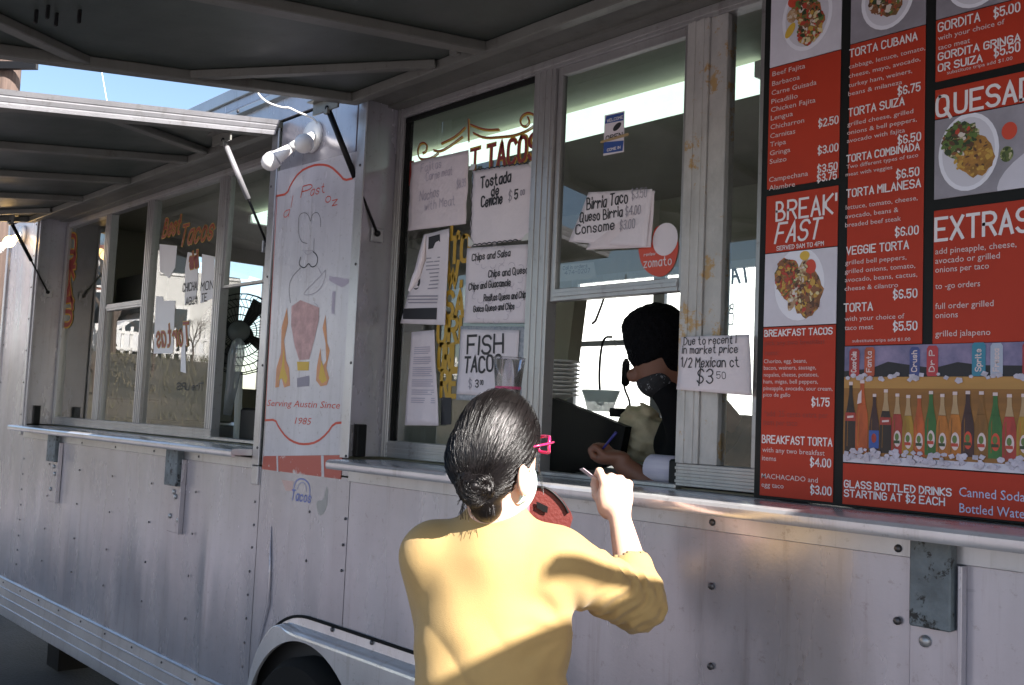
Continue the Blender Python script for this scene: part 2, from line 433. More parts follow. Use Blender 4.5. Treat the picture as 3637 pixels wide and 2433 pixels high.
# ---------------------------------------------------------------- ground and sky-lit surroundings
def ground():
    g = MB()
    for i in range(24):
        for j in range(24):
            pass
    g.add([(-300, -300, 0), (300, -300, 0), (300, 300, 0), (-300, 300, 0)], [(0, 1, 2, 3)])
    gm = mat('gravel_ground', (.23, .205, .215), .9, var=.35, vscale=.35, bump=.5, bscale=25)
    g.obj('ground', gm, kind='structure')
    a = MB(); a.add([(-14, -2.6, .004), (9, -2.6, .004), (9, 6, .004), (-14, 6, .004)], [(0, 1, 2, 3)])
    a.obj('parking_lot', mat('asphalt', (.030, .031, .034), .9, var=.35, vscale=2.5, bump=.6, bscale=60), kind='structure')
    l = MB(); l.add([(-60, -60, .008), (-15, -60, .008), (-15, -3.2, .008), (-60, -1.0, .008)], [(0, 1, 2, 3)])
    l.obj('dry_lot', mat('dry_grass_lot', (.36, .29, .17), .95, col2=(.20, .19, .10), vscale=.8, bump=.8, bscale=20), kind='structure')
    bk = MB(); nx_, ny_ = 24, 40; v = []
    for i in range(nx_+1):
        for k in range(ny_+1):
            x = -15.5-i*1.9; t_ = min(1, (-15.5-x)/15.5); y = -3.3-k*1.2
            v.append((x, y+.03*(x+15.5), .012+3.05*(t_*t_*(3-2*t_)) + .06*math.sin(x*1.3+y)*t_))
    bk.add(v, [(i*(ny_+1)+k, i*(ny_+1)+k+1, (i+1)*(ny_+1)+k+1, (i+1)*(ny_+1)+k) for i in range(nx_) for k in range(ny_)])
    bk.obj('grass_bank', mat('dry_grass_bank', (.13, .11, .085), .95, col2=(.05, .05, .04), vscale=.35, bump=.8, bscale=14), smooth=True, kind='structure')
ground()

# ---------------------------------------------------------------- the food truck
truck = empty('food_truck', 'long white riveted aluminium food truck with two raised awnings and open serving windows', 'food truck', (-3.0, 1.15, 0))
TO = Vector((-3.0, 1.15, 0))
def tp(o):
    """makes o a child of the truck and keeps its coordinates in the world"""
    o.parent = truck; o.matrix_parent_inverse = Matrix.Translation(-TO); return o
rm = MB().lathe([(.0055, 0), (.0052, .002), (.003, .0038), (.0008, .0044)], axis=(0, -1, 0), seg=8).me('rivet', True); rm.materials.append(M['rivet'])
rs = MB().lathe([(.0085, 0), (.008, .003), (.005, .0055), (.001, .0065)], axis=(0, -1, 0), seg=9).me('rivet_large', True); rs.materials.append(M['rivet'])
def rivets(parent, pts, y=-.001, big=False):
    for x, z in pts:
        o = bpy.data.objects.new('rivet', rs if big else rm); COL.objects.link(o); o.parent = parent; o.location = (x, y, z)
XL, XR = -7.26, 3.2
def panel(x0, x1, z0, z1, m='skin', y=0., t=.012, name='side_panel', nx=None, sag=0.):
    o = MB().box(x0, x1, y, y+t, z0, z1, .001).obj(name, M[m]); return tp(o)
# lower skins; the bent left one is a real dented sheet
def dented(x0, x1, z0, z1, dents, name='side_panel'):
    nx, nz = int((x1-x0)/.025), int((z1-z0)/.03); v = []; f = []
    for i in range(nx+1):
        for k in range(nz+1):
            x = x0+(x1-x0)*i/nx; z = z0+(z1-z0)*k/nz
            e = min(1, (x-x0)/.06, (x1-x)/.06)*min(1, (z1-z)/.08+.0); d = 0
            d += .0022*math.sin(x*7.3+1.1*math.sin(z*2.2))*math.cos(z*1.7+x) + .0013*math.sin(x*15+z*4)
            for (cx, cz, ww, hh, am) in dents:
                d += am*math.exp(-((x-cx-(z-cz)*.04)/ww)**2-((z-cz)/hh)**2)
            v.append((x, -d*max(0, e), z))
    n = len(v)
    for i in range(nx):
        for k in range(nz):
            a = i*(nz+1)+k; f.append((a, a+nz+1, a+nz+2, a+1))
    b = MB(); b.add(v, f)
    o = b.obj(name, M['skin'], smooth=True); return tp(o)
pl = dented(-6.615, -3.602, .485, 1.372, [(-4.02, .80, .045, .30, .011), (-3.98, .55, .09, .2, .007), (-5.0, .65, .10, .2, -.006), (-5.8, .7, .08, .25, .005), (-4.5, .6, .12, .2, .005), (-6.2, .9, .05, .3, .004)])
rivets(pl, [(-6.0884, 1.228), (-5.5977, 1.2262), (-5.1239, 1.2267), (-4.6319, 1.2277), (-4.1587, 1.227), (-6.0893, 1.0468), (-5.5996, 1.0439), (-5.1272, 1.0461), (-4.6357, 1.0467), (-4.1665, 1.0459), (-6.0883, 0.8586), (-5.6009, 0.8596), (-5.1339, 0.8588), (-4.6448, 0.8609), (-4.1776, 0.8635), (-6.0915, 0.6758), (-5.6057, 0.6796), (-5.1417, 0.6783), (-4.6524, 0.6792), (-4.1832, 0.681)], -.004)
pc = panel(XL, -6.62, .485, 2.762)
rivets(pc, [(-6.5781, 1.2307), (-6.5787, 1.1371), (-6.576, 1.045), (-6.5694, 0.9514), (-6.567, 0.861), (-6.5703, 0.7647), (-6.5653, 0.6784), (-6.5673, 0.5913)], 0)
rivets(pc, [(-7.2, .7+.25*i) for i in range(8)], 0)
AX, AZ = -3.17, .40          # first wheel
def arch_panel(x0, x1, z0, z1):
    """skin cut by the long tandem fender"""
    top = [(x0, z1), (x0, z0)]
    return panel(x0, x1, z0, z1)
FZ = .845                    # top of the fender
ps = tp(MB().prism_y([(-3.598, 1.372), (-3.598, .485), (-3.56, .485), (-3.56, .52), (-3.52, .66), (-3.44, .76), (-3.33, .83), (-3.2, FZ), (-2.966, FZ), (-2.966, 1.372)], 0, .012).obj('side_panel', M['skin']))
rivets(ps, [(-3.2192, 1.2321), (-3.2231, 1.0544), (-3.6335, 1.2311), (-3.6306, 1.1408), (-3.6352, 1.0521), (-3.6421, 0.9576), (-3.6448, 0.8659), (-3.646, 0.7741), (-3.6482, 0.6796), (-3.6508, 0.5874)], 0)
pr = dented(-2.962, XR, FZ, 1.372, [(-2.0, 1.0, .3, .3, .003), (-1.2, 1.1, .3, .3, -.003)])
rivets(pr, [(-2.9789, 1.231), (-2.9845, 1.1403), (-2.9846, 1.0525)], -.002)
rivets(pr, [(-1.4234, 1.2338), (-1.4195, 1.0515), (-0.971, 1.2334)], -.004, True)
panel(-.9, XR, .485, FZ-.002)
# raised crease on the sign's lower panel
tp(MB().tube([(-3.49, -.001, 1.15), (-3.475, -.004, .98), (-3.47, -.006, .86), (-3.52, -.003, .72), (-3.54, -.001, .6)], [.001, .006, .008, .006, .001], 8).obj('dent_crease', M['skin'], smooth=True))
# seams stay as narrow dark joints because the sheets do not touch; backing behind them
tp(MB().box(XL+.01, -.95, .03, .05, .49, 1.37).obj('wall_backing', M['dark']))
tp(MB().box(-.95, XR, .03, .05, .49, 1.37).obj('wall_backing', M['dark']))
# sign column between the two hatches
col = panel(-3.598, -3.05, 1.378, 2.762, 'skin')
tp(MB().box(-3.05, -2.968, .0, .012, 1.378, 1.436, .001).obj('column_foot', M['skin']))
tr = tp(MB().box(-3.027, -2.975, -.009, -.003, 1.44, 2.742, .002).box(-3.034, -3.03, -.004, .03, 1.44, 2.742).obj('corner_trim', M['trim']))
rivets(tr, [(-2.9989, 2.4863), (-2.991, 2.1268), (-2.9865, 1.7749), (-2.9856, 1.448)], -.009)
tl = tp(MB().box(-3.66, -3.612, -.009, .0, 1.376, 2.742, .002).box(-3.662, -3.658, -.009, .05, 1.376, 2.742).obj('corner_trim', M['trim']))
rivets(tl, [(-3.6463, 2.5023), (-3.6308, 2.131), (-3.6247, 1.773), (-3.6259, 1.4451)], -.009)
tl2 = tp(MB().box(-6.70, -6.655, -.009, .0, 1.376, 2.742, .002).obj('corner_trim', M['trim']))
rivets(tl2, [(-6.678, 1.5+.2*i) for i in range(7)], -.009)
tp(MB().box(XL-.012, XL+.03, -.012, .02, .48, 2.98, .003).obj('corner_trim', M['trim']))
# jambs of the two hatches
def jamb(x, d):
    return tp(MB().box(x, x+d, .012, .18, 1.445, 2.76).obj('hatch_jamb', M['skin']))
jamb(-3.05, .02); jamb(-6.66, .02); jamb(-3.68, .018)
for x in (-3.03, -6.64):
    tp(MB().box(x, x+.028, .045, .085, 1.445, 1.56, .003).obj('hatch_latch', M['black']))
# fascia, rail and roof
fa = panel(XL, XR, 2.775, 2.975, 'skin', y=0)
rl = tp(MB().prism_x([(-.001, 2.86), (-.022, 2.865), (-.022, 2.885), (-.001, 2.905)], XL, XR).obj('roof_rail', M['trim']))
rivets(rl, [(-6.9+.42*i, 2.876) for i in range(22)], -.022, True)
tp(MB().box(XL, XR, .0, 2.34, 2.98, 3.01, .004).obj('roof', M['trim']))
tp(MB().box(XL, XR, -.012, .0, 2.945, 3.0, .003).obj('roof_edge', M['trim']))
# header beam over each hatch
for a, b in ((-6.70, -3.62), (-3.05, XR)):
    h = tp(MB().box(a, b, -.012, .19, 2.744, 2.773, .003).box(a, b, .12, .17, 2.735, 2.745).obj('hatch_header', M['awnbeam']))
# window frames --------------------------------------------------
def vbar(mb, x0, x1, z0, z1, y=.165, t=.045, ridges=2):
    mb.box(x0, x1, y, y+t, z0, z1, .002)
    w = (x1-x0)/(ridges*2+1)
    for k in range(ridges): mb.box(x0+w*(2*k+1), x0+w*(2*k+2), y-.003, y+.001, z0, z1, .001)
def hbar(mb, x0, x1, z0, z1, y=.165, t=.045, ridges=2):
    mb.box(x0, x1, y, y+t, z0, z1, .002)
    w = (z1-z0)/(ridges*2+1)
    for k in range(ridges): mb.box(x0, x1, y-.004, y+.001, z0+w*(2*k+1), z0+w*(2*k+2), .001)
def pane(win, x0, x1, z0, z1, y=.186):
    return MB().add([(x0, y, z0), (x1, y, z0), (x1, y, z1), (x0, y, z1)], [(0, 1, 2, 3)]).obj('pane', M['glass'], win)
w2 = MB(); vbar(w2, -3.03, -2.99, 1.445, 2.735); hbar(w2, -2.99, -2.19, 1.445, 1.505, ridges=3); hbar(w2, -2.19, -1.672, 1.437, 1.449, ridges=0); hbar(w2, -1.672, XR, 1.445, 1.505, ridges=3); hbar(w2, -2.99, XR, 2.70, 2.735, ridges=1)
win2 = tp(w2.obj('service_window', M['frame']))
p = MB(); vbar(p, -2.285, -2.19, 1.505, 2.70, ridges=3); p.obj('post', M['frame'], win2)
p = MB(); vbar(p, -1.672, -1.60, 1.505, 2.70, y=.160, t=.05, ridges=2); p.box(-1.60, -1.545, .168, .21, 1.505, 2.70, .002); p.obj('post', M['rust_frame'], win2)
p = MB(); vbar(p, -1.44, -1.385, 1.505, 2.70, ridges=1); p.obj('post', M['frame'], win2)
for x in (-.7, 0., .8, 1.6): 
    p = MB(); vbar(p, x, x+.05, 1.505, 2.70, ridges=1); p.obj('post', M['frame'], win2)
MB().box(-2.975, -2.97, .183, .188, 1.505, 2.70).box(-2.99, -2.974, .176, .20, 1.505, 2.70).box(-2.99, -2.285, .174, .182, 2.682, 2.70).obj('gasket', M['rubber'], win2)
pane(win2, -2.975, -2.285, 1.505, 2.70)
# raised sash over the serving opening
s = MB(); s.box(-2.188, -2.168, .176, .20, 1.965, 2.70, .002).box(-1.692, -1.673, .176, .20, 1.965, 2.70, .002)
hbar(s, -2.168, -1.692, 1.965, 2.003, .172, .03, 1); s.box(-2.168, -1.692, .176, .2, 2.675, 2.70, .002)
s.obj('raised_sash', M['frame'], win2)
pane(win2, -2.168, -1.692, 2.003, 2.675, .188)
pane(win2, -1.545, -1.44, 1.505, 2.70)
w1 = MB(); vbar(w1, -6.64, -6.60, 1.445, 2.735); hbar(w1, -6.60, -4.41, 1.445, 1.495, ridges=3); hbar(w1, -4.41, -3.69, 1.445, 1.46, ridges=0); hbar(w1, -6.60, -3.69, 2.70, 2.735, ridges=1)
win1 = tp(w1.obj('service_window', M['frame']))
for a, b in ((-5.96, -5.875), (-5.35, -5.265), (-4.485, -4.41)):
    p = MB(); vbar(p, a, b, 1.495, 2.70, ridges=3); p.obj('post', M['frame'], win1)
s = MB(); hbar(s, -5.875, -5.35, 2.125, 2.165, .172, .03, 1); s.box(-5.875, -5.86, .176, .2, 1.495, 2.125).obj('sash', M['frame'], win1)
pane(win1, -6.60, -5.96, 1.495, 2.70); pane(win1, -5.86, -5.35, 1.495, 2.125, .19); pane(win1, -5.265, -4.485, 1.495, 2.70)
s = MB(); s.box(-4.41, -4.392, .176, .2, 2.16, 2.70).box(-4.392, -3.69, .176, .2, 2.16, 2.172).obj('raised_sash', M['frame'], win1)
pane(win1, -4.392, -3.69, 2.172, 2.70, .188)
# counters -------------------------------------------------------
def counter(x0, x1, label=None):
    prof = [(.165, 1.437), (-.085, 1.437), (-.096, 1.434), (-.101, 1.427), (-.101, 1.412), (-.097, 1.405), (-.085, 1.404), (-.085, 1.412), (.165, 1.412)]
    c = MB().prism_x(prof, x0, x1).obj('counter', M['counter']); tp(c); c.data.name = 'counter'
    smooth_angle(c, 30)
    t = MB().box(x0, x1, -.007, .0, 1.361, 1.403, .0015).obj('counter_trim', M['trim'], c)
    return c, t
c2, t2 = counter(-2.968, XR)
c1, t1 = counter(-6.61, -3.665)
rivets(t2, [(-1.4228, 1.381), (-0.9695, 1.3766)], -.007, True)
rivets(t1, [(-6.0701, 1.3761), (-5.5816, 1.3738), (-5.1029, 1.3751), (-4.6249, 1.38), (-4.1475, 1.3807)], -.007)
tp(MB().box(-3.66, -3.612, -.009, .0, 1.30, 1.373, .002).obj('corner_trim', M['trim']))
# counter brackets
def bracket(x0, x1, zt, zbox, zb, d=.075, lab=None):
    b = MB(); b.box(x0, x1, -.006, .0, zb, 1.36, .002); b.box(x1-.004, x1+.004, -.022, .0, zb, 1.36, .001)
    o = b.obj('counter_bracket', M['skin']); tp(o)
    k = MB().box(x0+.012, x1-.012, -d, -.006, zbox, 1.403, .003).obj('bracket_arm', M['bracket'], o)
    bm = MB().lathe([(.012, 0), (.012, .004), (.007, .008), (.001, .010)], axis=(0, -1, 0), seg=10).me('bolt', True); bm.materials.append(M['bolt'])
    for (bx, bz) in ((x0+.03, zb+.07), (x1-.03, zb+.06), ((x0+x1)/2, zb+.16), ((x0+x1)/2-.02, zbox-.03)):
        q = bpy.data.objects.new('bolt', bm); COL.objects.link(q); q.parent = o; q.location = (bx, -.006, bz)
    return o
bracket(-6.06, -5.90, 1.36, 1.25, 1.02, .04); bracket(-4.43, -4.28, 1.36, 1.24, 1.03, .04); bracket(-.945, -.840, 1.36, 1.235, .62, .035)
# skirt rail with three ribs
def skirt(x0, x1):
    pr_ = [(.0, .484), (-.004, .484)]
    for i in range(4):
        z = .482-i*.055; pr_ += [(-.006, z), (-.012, z-.004), (-.012, z-.009), (-.006, z-.013), (-.010, z-.05)]
    pr_ += [(-.010, .258), (.012, .255), (.012, .484)]
    s_ = MB().prism_x(pr_, x0, x1).obj('skirt_rail', M['trim']); tp(s_); smooth_angle(s_, 25); return s_
sk = skirt(XL-.05, -3.57)
rivets(sk, [(x, .455) for x in np.arange(-7.1, -3.6, .34)], -.009)
skirt(-.88, XR)
# fender: flange, rolled lip, face with two round openings
fe = MB(); fz = []
def arch_line(off):
    c = [(-3.57-off, .45), (-3.565-off, .52), (-3.53-off*.95, .64), (-3.455-off*.8, .745), (-3.35-off*.55, .82), (-3.24-off*.2, .842+off), (-3.1, .845+off), (-.95, .845+off)]
    return chaikin(c, 2)
a0, a1 = arch_line(.0), arch_line(-.022)
n = len(a0)
def strip(mb, A, yA, B, yB):
    n_ = len(A); mb.add([(x, yA, z) for x, z in A]+[(x, yB, z) for x, z in B], [(i, i+1, n_+i+1, n_+i) for i in range(n_-1)])
strip(fe, arch_line(.012), -.004, a1, -.006)
lip = [(-.022, -.006), (-.026, -.020), (-.029, -.034), (-.034, -.044), (-.042, -.050), (-.05, -.052)]
for k in range(len(lip)-1): strip(fe, arch_line(lip[k][0]), lip[k][1], arch_line(lip[k+1][0]), lip[k+1][1])
fender = tp(fe.obj('fender', M['counter'], smooth=True)); smooth_angle(fender, 50)
g = MB(); g.tube([(x, -.004, z) for x, z in arch_line(.014)], .006, 6).obj('gasket', M['rubber'], fender)
face = MB(); fa_ = arch_line(-.05)
wheels = [(-3.12, .385), (-2.16, .385)]
def face_low(x):
    z = .27
    for (wx, wz) in wheels:
        d = x-wx
        if abs(d) < .4: z = max(z, wz + math.sqrt(.4**2-d*d))
    return z
xs = np.linspace(-3.53, -.95, 240); tops = np.interp(xs, [p[0] for p in fa_], [p[1] for p in fa_])
vv = []; ff = []
for i, x in enumerate(xs):
    t_ = tops[i]; l_ = min(face_low(x), t_-.0005); vv += [(x, -.052, t_), (x, -.052, l_), (x, -.04, l_)]
for i in range(len(xs)-1):
    ff += [(3*i, 3*i+1, 3*i+4, 3*i+3), (3*i+1, 3*i+2, 3*i+5, 3*i+4)]
face.add(vv, ff); face.obj('fender_face', M['counter'], fender)
rivets(fender, [(-3.0148, 0.846), (-2.7727, 0.8479), (-3.345, 0.7664)], -.007, True)
rivets(fender, [(-2.2+.28*i, .838) for i in range(5)], -.007, True)
wheel_well = tp(MB().box(-3.55, -.95, .05, .5, .25, .86).obj('wheel_well', M['dark']))
for wx, wz in wheels:
    w = MB().lathe([(.20, -.02), (.335, -.015), (.36, .02), (.362, .16), (.335, .2), (.20, .2)], (wx, .13, .365), (0, -1, 0), 40).obj('wheel', M['rubber'], smooth=True); tp(w); smooth_angle(w, 40)
    MB().lathe([(.0, .13), (.05, .135), (.06, .12), (.1, .1), (.17, .115), (.2, .165), (.212, .165), (.212, .1)], (wx, .10, .365), (0, -1, 0), 32, cap=False).obj('rim', M['steel'], w, smooth=True)
tp(MB().box(-7.0, 3.0, .3, 2.1, .3, .47).obj('chassis', M['dark']))
tp(MB().box(-6.35, -6.15, .15, .35, 0.02, .3).obj('jack_leg', M['black']))
# interior -------------------------------------------------------
tp(MB().box(XL+.03, XR, .215, 2.3, .47, .5).obj('interior_floor', M['steel']))
tp(MB().box(XL+.03, XR, .215, 2.3, 2.85, 2.87).obj('interior_ceiling', M['cream']))
tp(MB().box(XL+.03, XR, .2, .215, 2.775, 2.85).box(XL+.03, XR, .19, .215, .5, 1.44).obj('interior_side', M['cream']))
fw = MB(); y0, y1 = 2.3, 2.33; ox0, ox1, oz0, oz1 = -4.16, -2.30, 1.52, 2.46
fw.box(XL, ox0, y0, y1, .47, 2.98).box(ox1, XR, y0, y1, .47, 2.98).box(ox0, ox1, y0, y1, .47, oz0).box(ox0, ox1, y0, y1, oz1, 2.98)
tp(fw.obj('far_wall', M['cream']))
ew = MB(); ya, yb, za, zb = 1.25, 2.2, 1.75, 2.74
ew.box(XL, XL+.03, .012, ya, .47, 2.98).box(XL, XL+.03, yb, 2.3, .47, 2.98).box(XL, XL+.03, ya, yb, .47, za).box(XL, XL+.03, ya, yb, zb, 2.98)
tp(ew.obj('end_wall', M['cream']))
tp(MB().box(XR, XR+.03, 0, 2.33, .47, 2.98).obj('end_wall', M['cream']))
fwn = MB()
for a, b in ((ox0, ox0+.05), (-3.53, -3.45), (-2.86, -2.80), (ox1-.05, ox1)): fwn.box(a, b, 2.27, 2.30, oz0, oz1, .003)
fwn.box(ox0, ox1, 2.272, 2.3, oz0, oz0+.04).box(ox0, ox1, 2.272, 2.3, oz1-.04, oz1).box(ox0, -3.5, 2.272, 2.3, 2.045, 2.075)
tp(MB().box(-3.0, -1.75, .95, 1.25, 1.50, 1.515).obj('inner_shelf', M['steel']))
fwin = tp(fwn.obj('far_window', M['frame']))
MB().add([(ox0, 2.29, oz0), (ox1, 2.29, oz0), (ox1, 2.29, oz1), (ox0, 2.29, oz1)], [(0, 1, 2, 3)]).obj('pane', M['glass_far'], fwin)
ewn = MB()
for yy in (ya, ya+.3, ya+.62, yb-.03): ewn.box(XL+.03, XL+.05, yy, yy+.03, za, zb)
tp(ewn.obj('end_window', M['frame']))
# mirrored sign painting on the far window, seen from inside
dark_blue = mat('dark_blue_paint', (.02, .02, .06), .5)
mb = MB()
stroke_text(mb, 'TACOS', *(-3.2028, 2.3463, -2.9114), .10, .016, 2.284, mirror=True, slant=.2)
stroke_text(mb, 'ALL', *(-3.1232, 2.2935, -3.0473), .05, .007, 2.284, mirror=True)
stroke_text(mb, 'D', *(-3.1373, 2.2580, -3.1148), .045, .007, 2.284, mirror=True)
stroke_text(mb, 'BARBA', *(-3.1659, 2.1885, -3.0091), .05, .008, 2.284, mirror=True)
stroke_text(mb, 'LENGUA', *(-3.1848, 2.1343, -3.0074), .05, .008, 2.284, mirror=True)
mb.obj('window_lettering', dark_blue, fwin)
# awnings --------------------------------------------------------
K = .135
def awning(x0, x1, straight, diags, L=1.62, hang=None):
    o = bpy.data.objects.new('awning', None)
    def z(y, dz=0): return 2.744 + K*y + dz
    b = MB(); th = .02
    v = [(x0, -.02, z(-.02)), (x1, -.02, z(-.02)), (x1, -L, z(-L)), (x0, -L, z(-L))]
    v2 = [(x, y, zz+th) for x, y, zz in v]
    b.add(v+v2, [(3, 2, 1, 0), (4, 5, 6, 7), (0, 1, 5, 4), (1, 2, 6, 5), (2, 3, 7, 6), (3, 0, 4, 7)])
    aw = b.obj('awning', M['awning']); tp(aw)
    up = Vector((0, -K, 1)).normalized()
    def beam(a, c, w=.045, h=.04, nm='awning_beam'):
        pa = Vector((a[0], a[1], z(a[1], -h/2-.001))); pb = Vector((c[0], c[1], z(c[1], -h/2-.001)))
        return MB().bar(pa, pb, w, h, up, .003).obj(nm, M['awnbeam'], aw)
    beam((x0, -.045), (x1, -.045), .05, .032); beam((x0+.025, -.07), (x0+.025, -L), .05, .032); beam((x1-.025, -.07), (x1-.025, -L), .05, .032); beam((x0, -L+.02), (x1, -L+.02), .05, .032)
    for x in straight: beam((x, -.07), (x+.01, -L+.05), .055, .03)
    for a, c in diags: beam(a, c, .04, .026)
    # bright aluminium cap along the edges
    MB().bar((x0-.005, -.02, z(-.02, .006)), (x0-.005, -L, z(-L, .006)), .009, .028, up, .002).obj('edge_cap', M['awnbeam'], aw)
    cs = [(x1, .024), (x1+.034, .024), (x1+.024, .008), (x1+.020, .006), (x1+.019, .001), (x1+.010, -.012), (x1+.007, -.014), (x1+.006, -.019), (x1+.001, -.031), (x1, -.031)]
    v_ = [(a_, y_, z(y_, b_)) for y_ in (-.02, -L) for a_, b_ in cs]; n_ = len(cs)
    MB().add(v_, [(i, (i+1) % n_, n_+(i+1) % n_, n_+i) for i in range(n_)]+[tuple(range(n_))[::-1], tuple(range(n_, 2*n_))]).obj('edge_cap', M['trim'], aw)
    return aw, z
aw2, zf = awning(-3.03, -.38, [-2.28, -1.52, -.76], [((-2.50, -.07), (-3.0, -.66)), ((-2.35, -.10), (-2.35, -.12)), ((-2.5, -1.57), (-3.0, -.98)), ((-.8, -.07), (-.32, -.66))])
aw1, _ = awning(-6.68, -3.62, [-5.70, -5.02, -4.36], [((-4.15, -.07), (-3.66, -.68)), ((-4.15, -1.57), (-3.66, -.98)), ((-6.2, -.07), (-6.66, -.66))])
aw3, _ = awning(.85, 3.1, [1.3, 2.1], [((.9, -.07), (.62, -.5))])
# three dark straps hanging from the outer end of the right awning
for i, (x, y) in enumerate([(-2.6514, -1.2202), (-2.6011, -1.2079), (-2.6496, -1.1721), (-2.5959, -1.1337)]):
    zz = zf(y, -.005); MB().box(x-.006, x+.006, y-.004, y+.004, zz-.03, zz+.01, .002).obj('strap', M['black'], aw2)
# plates and gas struts
def strut(pt, pb, aw, plate_x, light=False):
    pt = Vector(pt); pb = Vector(pb); mid = pt.lerp(pb, .55)
    MB().box(pt.x-plate_x[0], pt.x+plate_x[1], pt.y-.004, pt.y+.004, pt.z-.008, pt.z+.038, .001).box(pt.x-plate_x[0], pt.x+plate_x[1], pt.y-.03, pt.y+.03, pt.z+.034, pt.z+.040, .001).box(pt.x-.012, pt.x+.012, pt.y-.01, pt.y+.01, pt.z-.02, pt.z).obj('strut_plate', M['awnbeam'], aw)
    s_ = MB().tube([pt, mid], .011, 10).obj('gas_strut', M['trim' if light else 'black'], aw, smooth=True)
    MB().tube([mid, pt.lerp(pb, .98)], .0055, 8).obj('strut_rod', M['black'], aw, smooth=True)
    for p_, ax_ in ((pt, (0, 1, 0)), (pb, (1, 0, 0))): MB().lathe([(.002, -.012), (.010, -.008), (.012, 0), (.010, .008), (.002, .012)], p_, ax_, 10).obj('ball_joint', M['black'], aw, smooth=True)
    MB().box(pb.x-.014, pb.x-.004, pb.y-.02, pb.y+.03, pb.z-.03, pb.z+.02, .002).obj('strut_bracket', M['trim'], aw)
strut((-3.09, -.10, 2.69), (-3.012, .089, 2.255), aw2, (.10, .07))
strut((-3.70, -.20, 2.66), (-3.70, .02, 2.27), aw1, (.10, .06), True)
strut((-6.60, -.18, 2.68), (-6.625, .075, 2.275), aw1, (.06, .06))

# ---------------------------------------------------------------- printed sign on the column (flat print on vinyl)
Y0 = -.0022
sg = MB().prism_y([(-3.6188, 2.5626), (-3.0355, 2.5451), (-3.0148, 1.4508), (-3.5811, 1.4148)], -.0015, -.0002).obj('column_sign', M['sign_skin']); 
sign = sg; tag(sign, 'tall white sign with red scroll border and chef drawing between the windows', 'sign')
def line3(name, pts, w, m, k=0, sm=2): 
    MB().ribbon(chaikin(pts, sm), w, Y0-.0002*k).obj(name, M[m], sign)
line3('red_border', [(-3.6102, 2.4599), (-3.5254, 2.4563), (-3.5038, 2.4897), (-3.441, 2.5327), (-3.3481, 2.5428), (-3.2781, 2.5363), (-3.2103, 2.5176), (-3.1455, 2.4768), (-3.1087, 2.4486), (-3.0554, 2.448)], .0085, 'redpaint', 0, 1)
line3('red_border', [(-3.5888, 1.5551), (-3.5095, 1.5603), (-3.4805, 1.532), (-3.4142, 1.493), (-3.3372, 1.4755), (-3.268, 1.475), (-3.195, 1.4868), (-3.1298, 1.5196), (-3.0869, 1.5591), (-3.0313, 1.5636)], .0085, 'redpaint', 0, 1)
line3('red_border', [(-3.6061, 2.4593), (-3.5909, 1.555)], .0035, 'redpaint', 0, 0)
letters('lettering', sign, M['redpaint'], [
    ('a', (-3.5460, 2.3628, -3.5044), .040, .0035, Y0, dict(slant=.3)), ('l', (-3.4889, 2.3972, -3.4812), .045, .0035, Y0, dict(slant=.25)),
    ('P', (-3.4173, 2.4277, -3.3465), .042, .0045, Y0, dict(slant=.3)), ('ast', (-3.3462, 2.4235, -3.2440), .034, .0036, Y0, dict(slant=.2)),
    ('o', (-3.2313, 2.3811, -3.1973), .034, .0036, Y0, dict(slant=.0)), ('z', (-3.1839, 2.3634, -3.1488), .030, .0036, Y0, dict(slant=.0))])
sv = []
def ft(txt, T, h, m='redpaint', y=Y0, par=None, bold=0., shear=.2): return font_text('lettering', par, M[m], txt, T[0], T[1], T[2], y, bold, shear, h)
ft('Serving Austin Since', (-3.5813, 1.6123, -3.0531), .026, 'redpaint', Y0, sign); ft('1985', (-3.3605, 1.5486, -3.2406), .026, 'redpaint', Y0, sign)
# chef: hat, moustache, coat, knife, meat on the spit, flames
ink = [[(-3.3472, 2.2385), (-3.3892, 2.2477), (-3.4156, 2.2801), (-3.4241, 2.3207), (-3.4211, 2.36), (-3.3801, 2.3648), (-3.3485, 2.3491), (-3.33, 2.3156), (-3.3263, 2.3483), (-3.2871, 2.355), (-3.261, 2.3305), (-3.257, 2.2935)], [(-3.2975, 2.2527), (-3.296, 2.2072)],
       [(-3.3701, 2.2114), (-3.2924, 2.2068)], [(-3.39, 2.1888), (-3.4018, 2.1604), (-3.3546, 2.1408), (-3.3277, 2.1637), (-3.3031, 2.1403), (-3.2643, 2.1486), (-3.2626, 2.1819), (-3.2992, 2.2027)], [(-3.3852, 2.1472), (-3.4501, 2.117), (-3.4685, 2.0768), (-3.4477, 2.0162)], [(-3.2579, 2.1385), (-3.2319, 2.1125)],
       [(-3.2033, 2.1244), (-3.2447, 2.0993), (-3.3516, 2.0493), (-3.3428, 2.0371), (-3.2738, 2.0395), (-3.2227, 2.0598), (-3.2003, 2.0959), (-3.2033, 2.1244)], [(-3.362, 2.2058), (-3.3363, 2.1917), (-3.3099, 2.2008)], [(-3.2701, 2.0059), (-3.2362, 1.9897), (-3.2569, 1.9672), (-3.2286, 1.9846)]]
for i, p_ in enumerate(ink): line3('drawn_line', p_, .0022 if i != 3 else .004, 'ink' if i in (0, 1, 3, 4) else 'greyink', i % 4 + 1)
def flat(name, pts, m, k): MB().prism_y(pts, Y0-.0003*k, Y0-.0003*k+.0002).obj(name, M[m], sign)
flat('meat', [(-3.4363, 2.0008), (-3.3726, 2.0215), (-3.2321, 1.9848), (-3.2305, 1.9376), (-3.2542, 1.8631), (-3.2823, 1.7929), (-3.3551, 1.7892), (-3.3956, 1.8479), (-3.4314, 1.927)], 'salmon', 1)
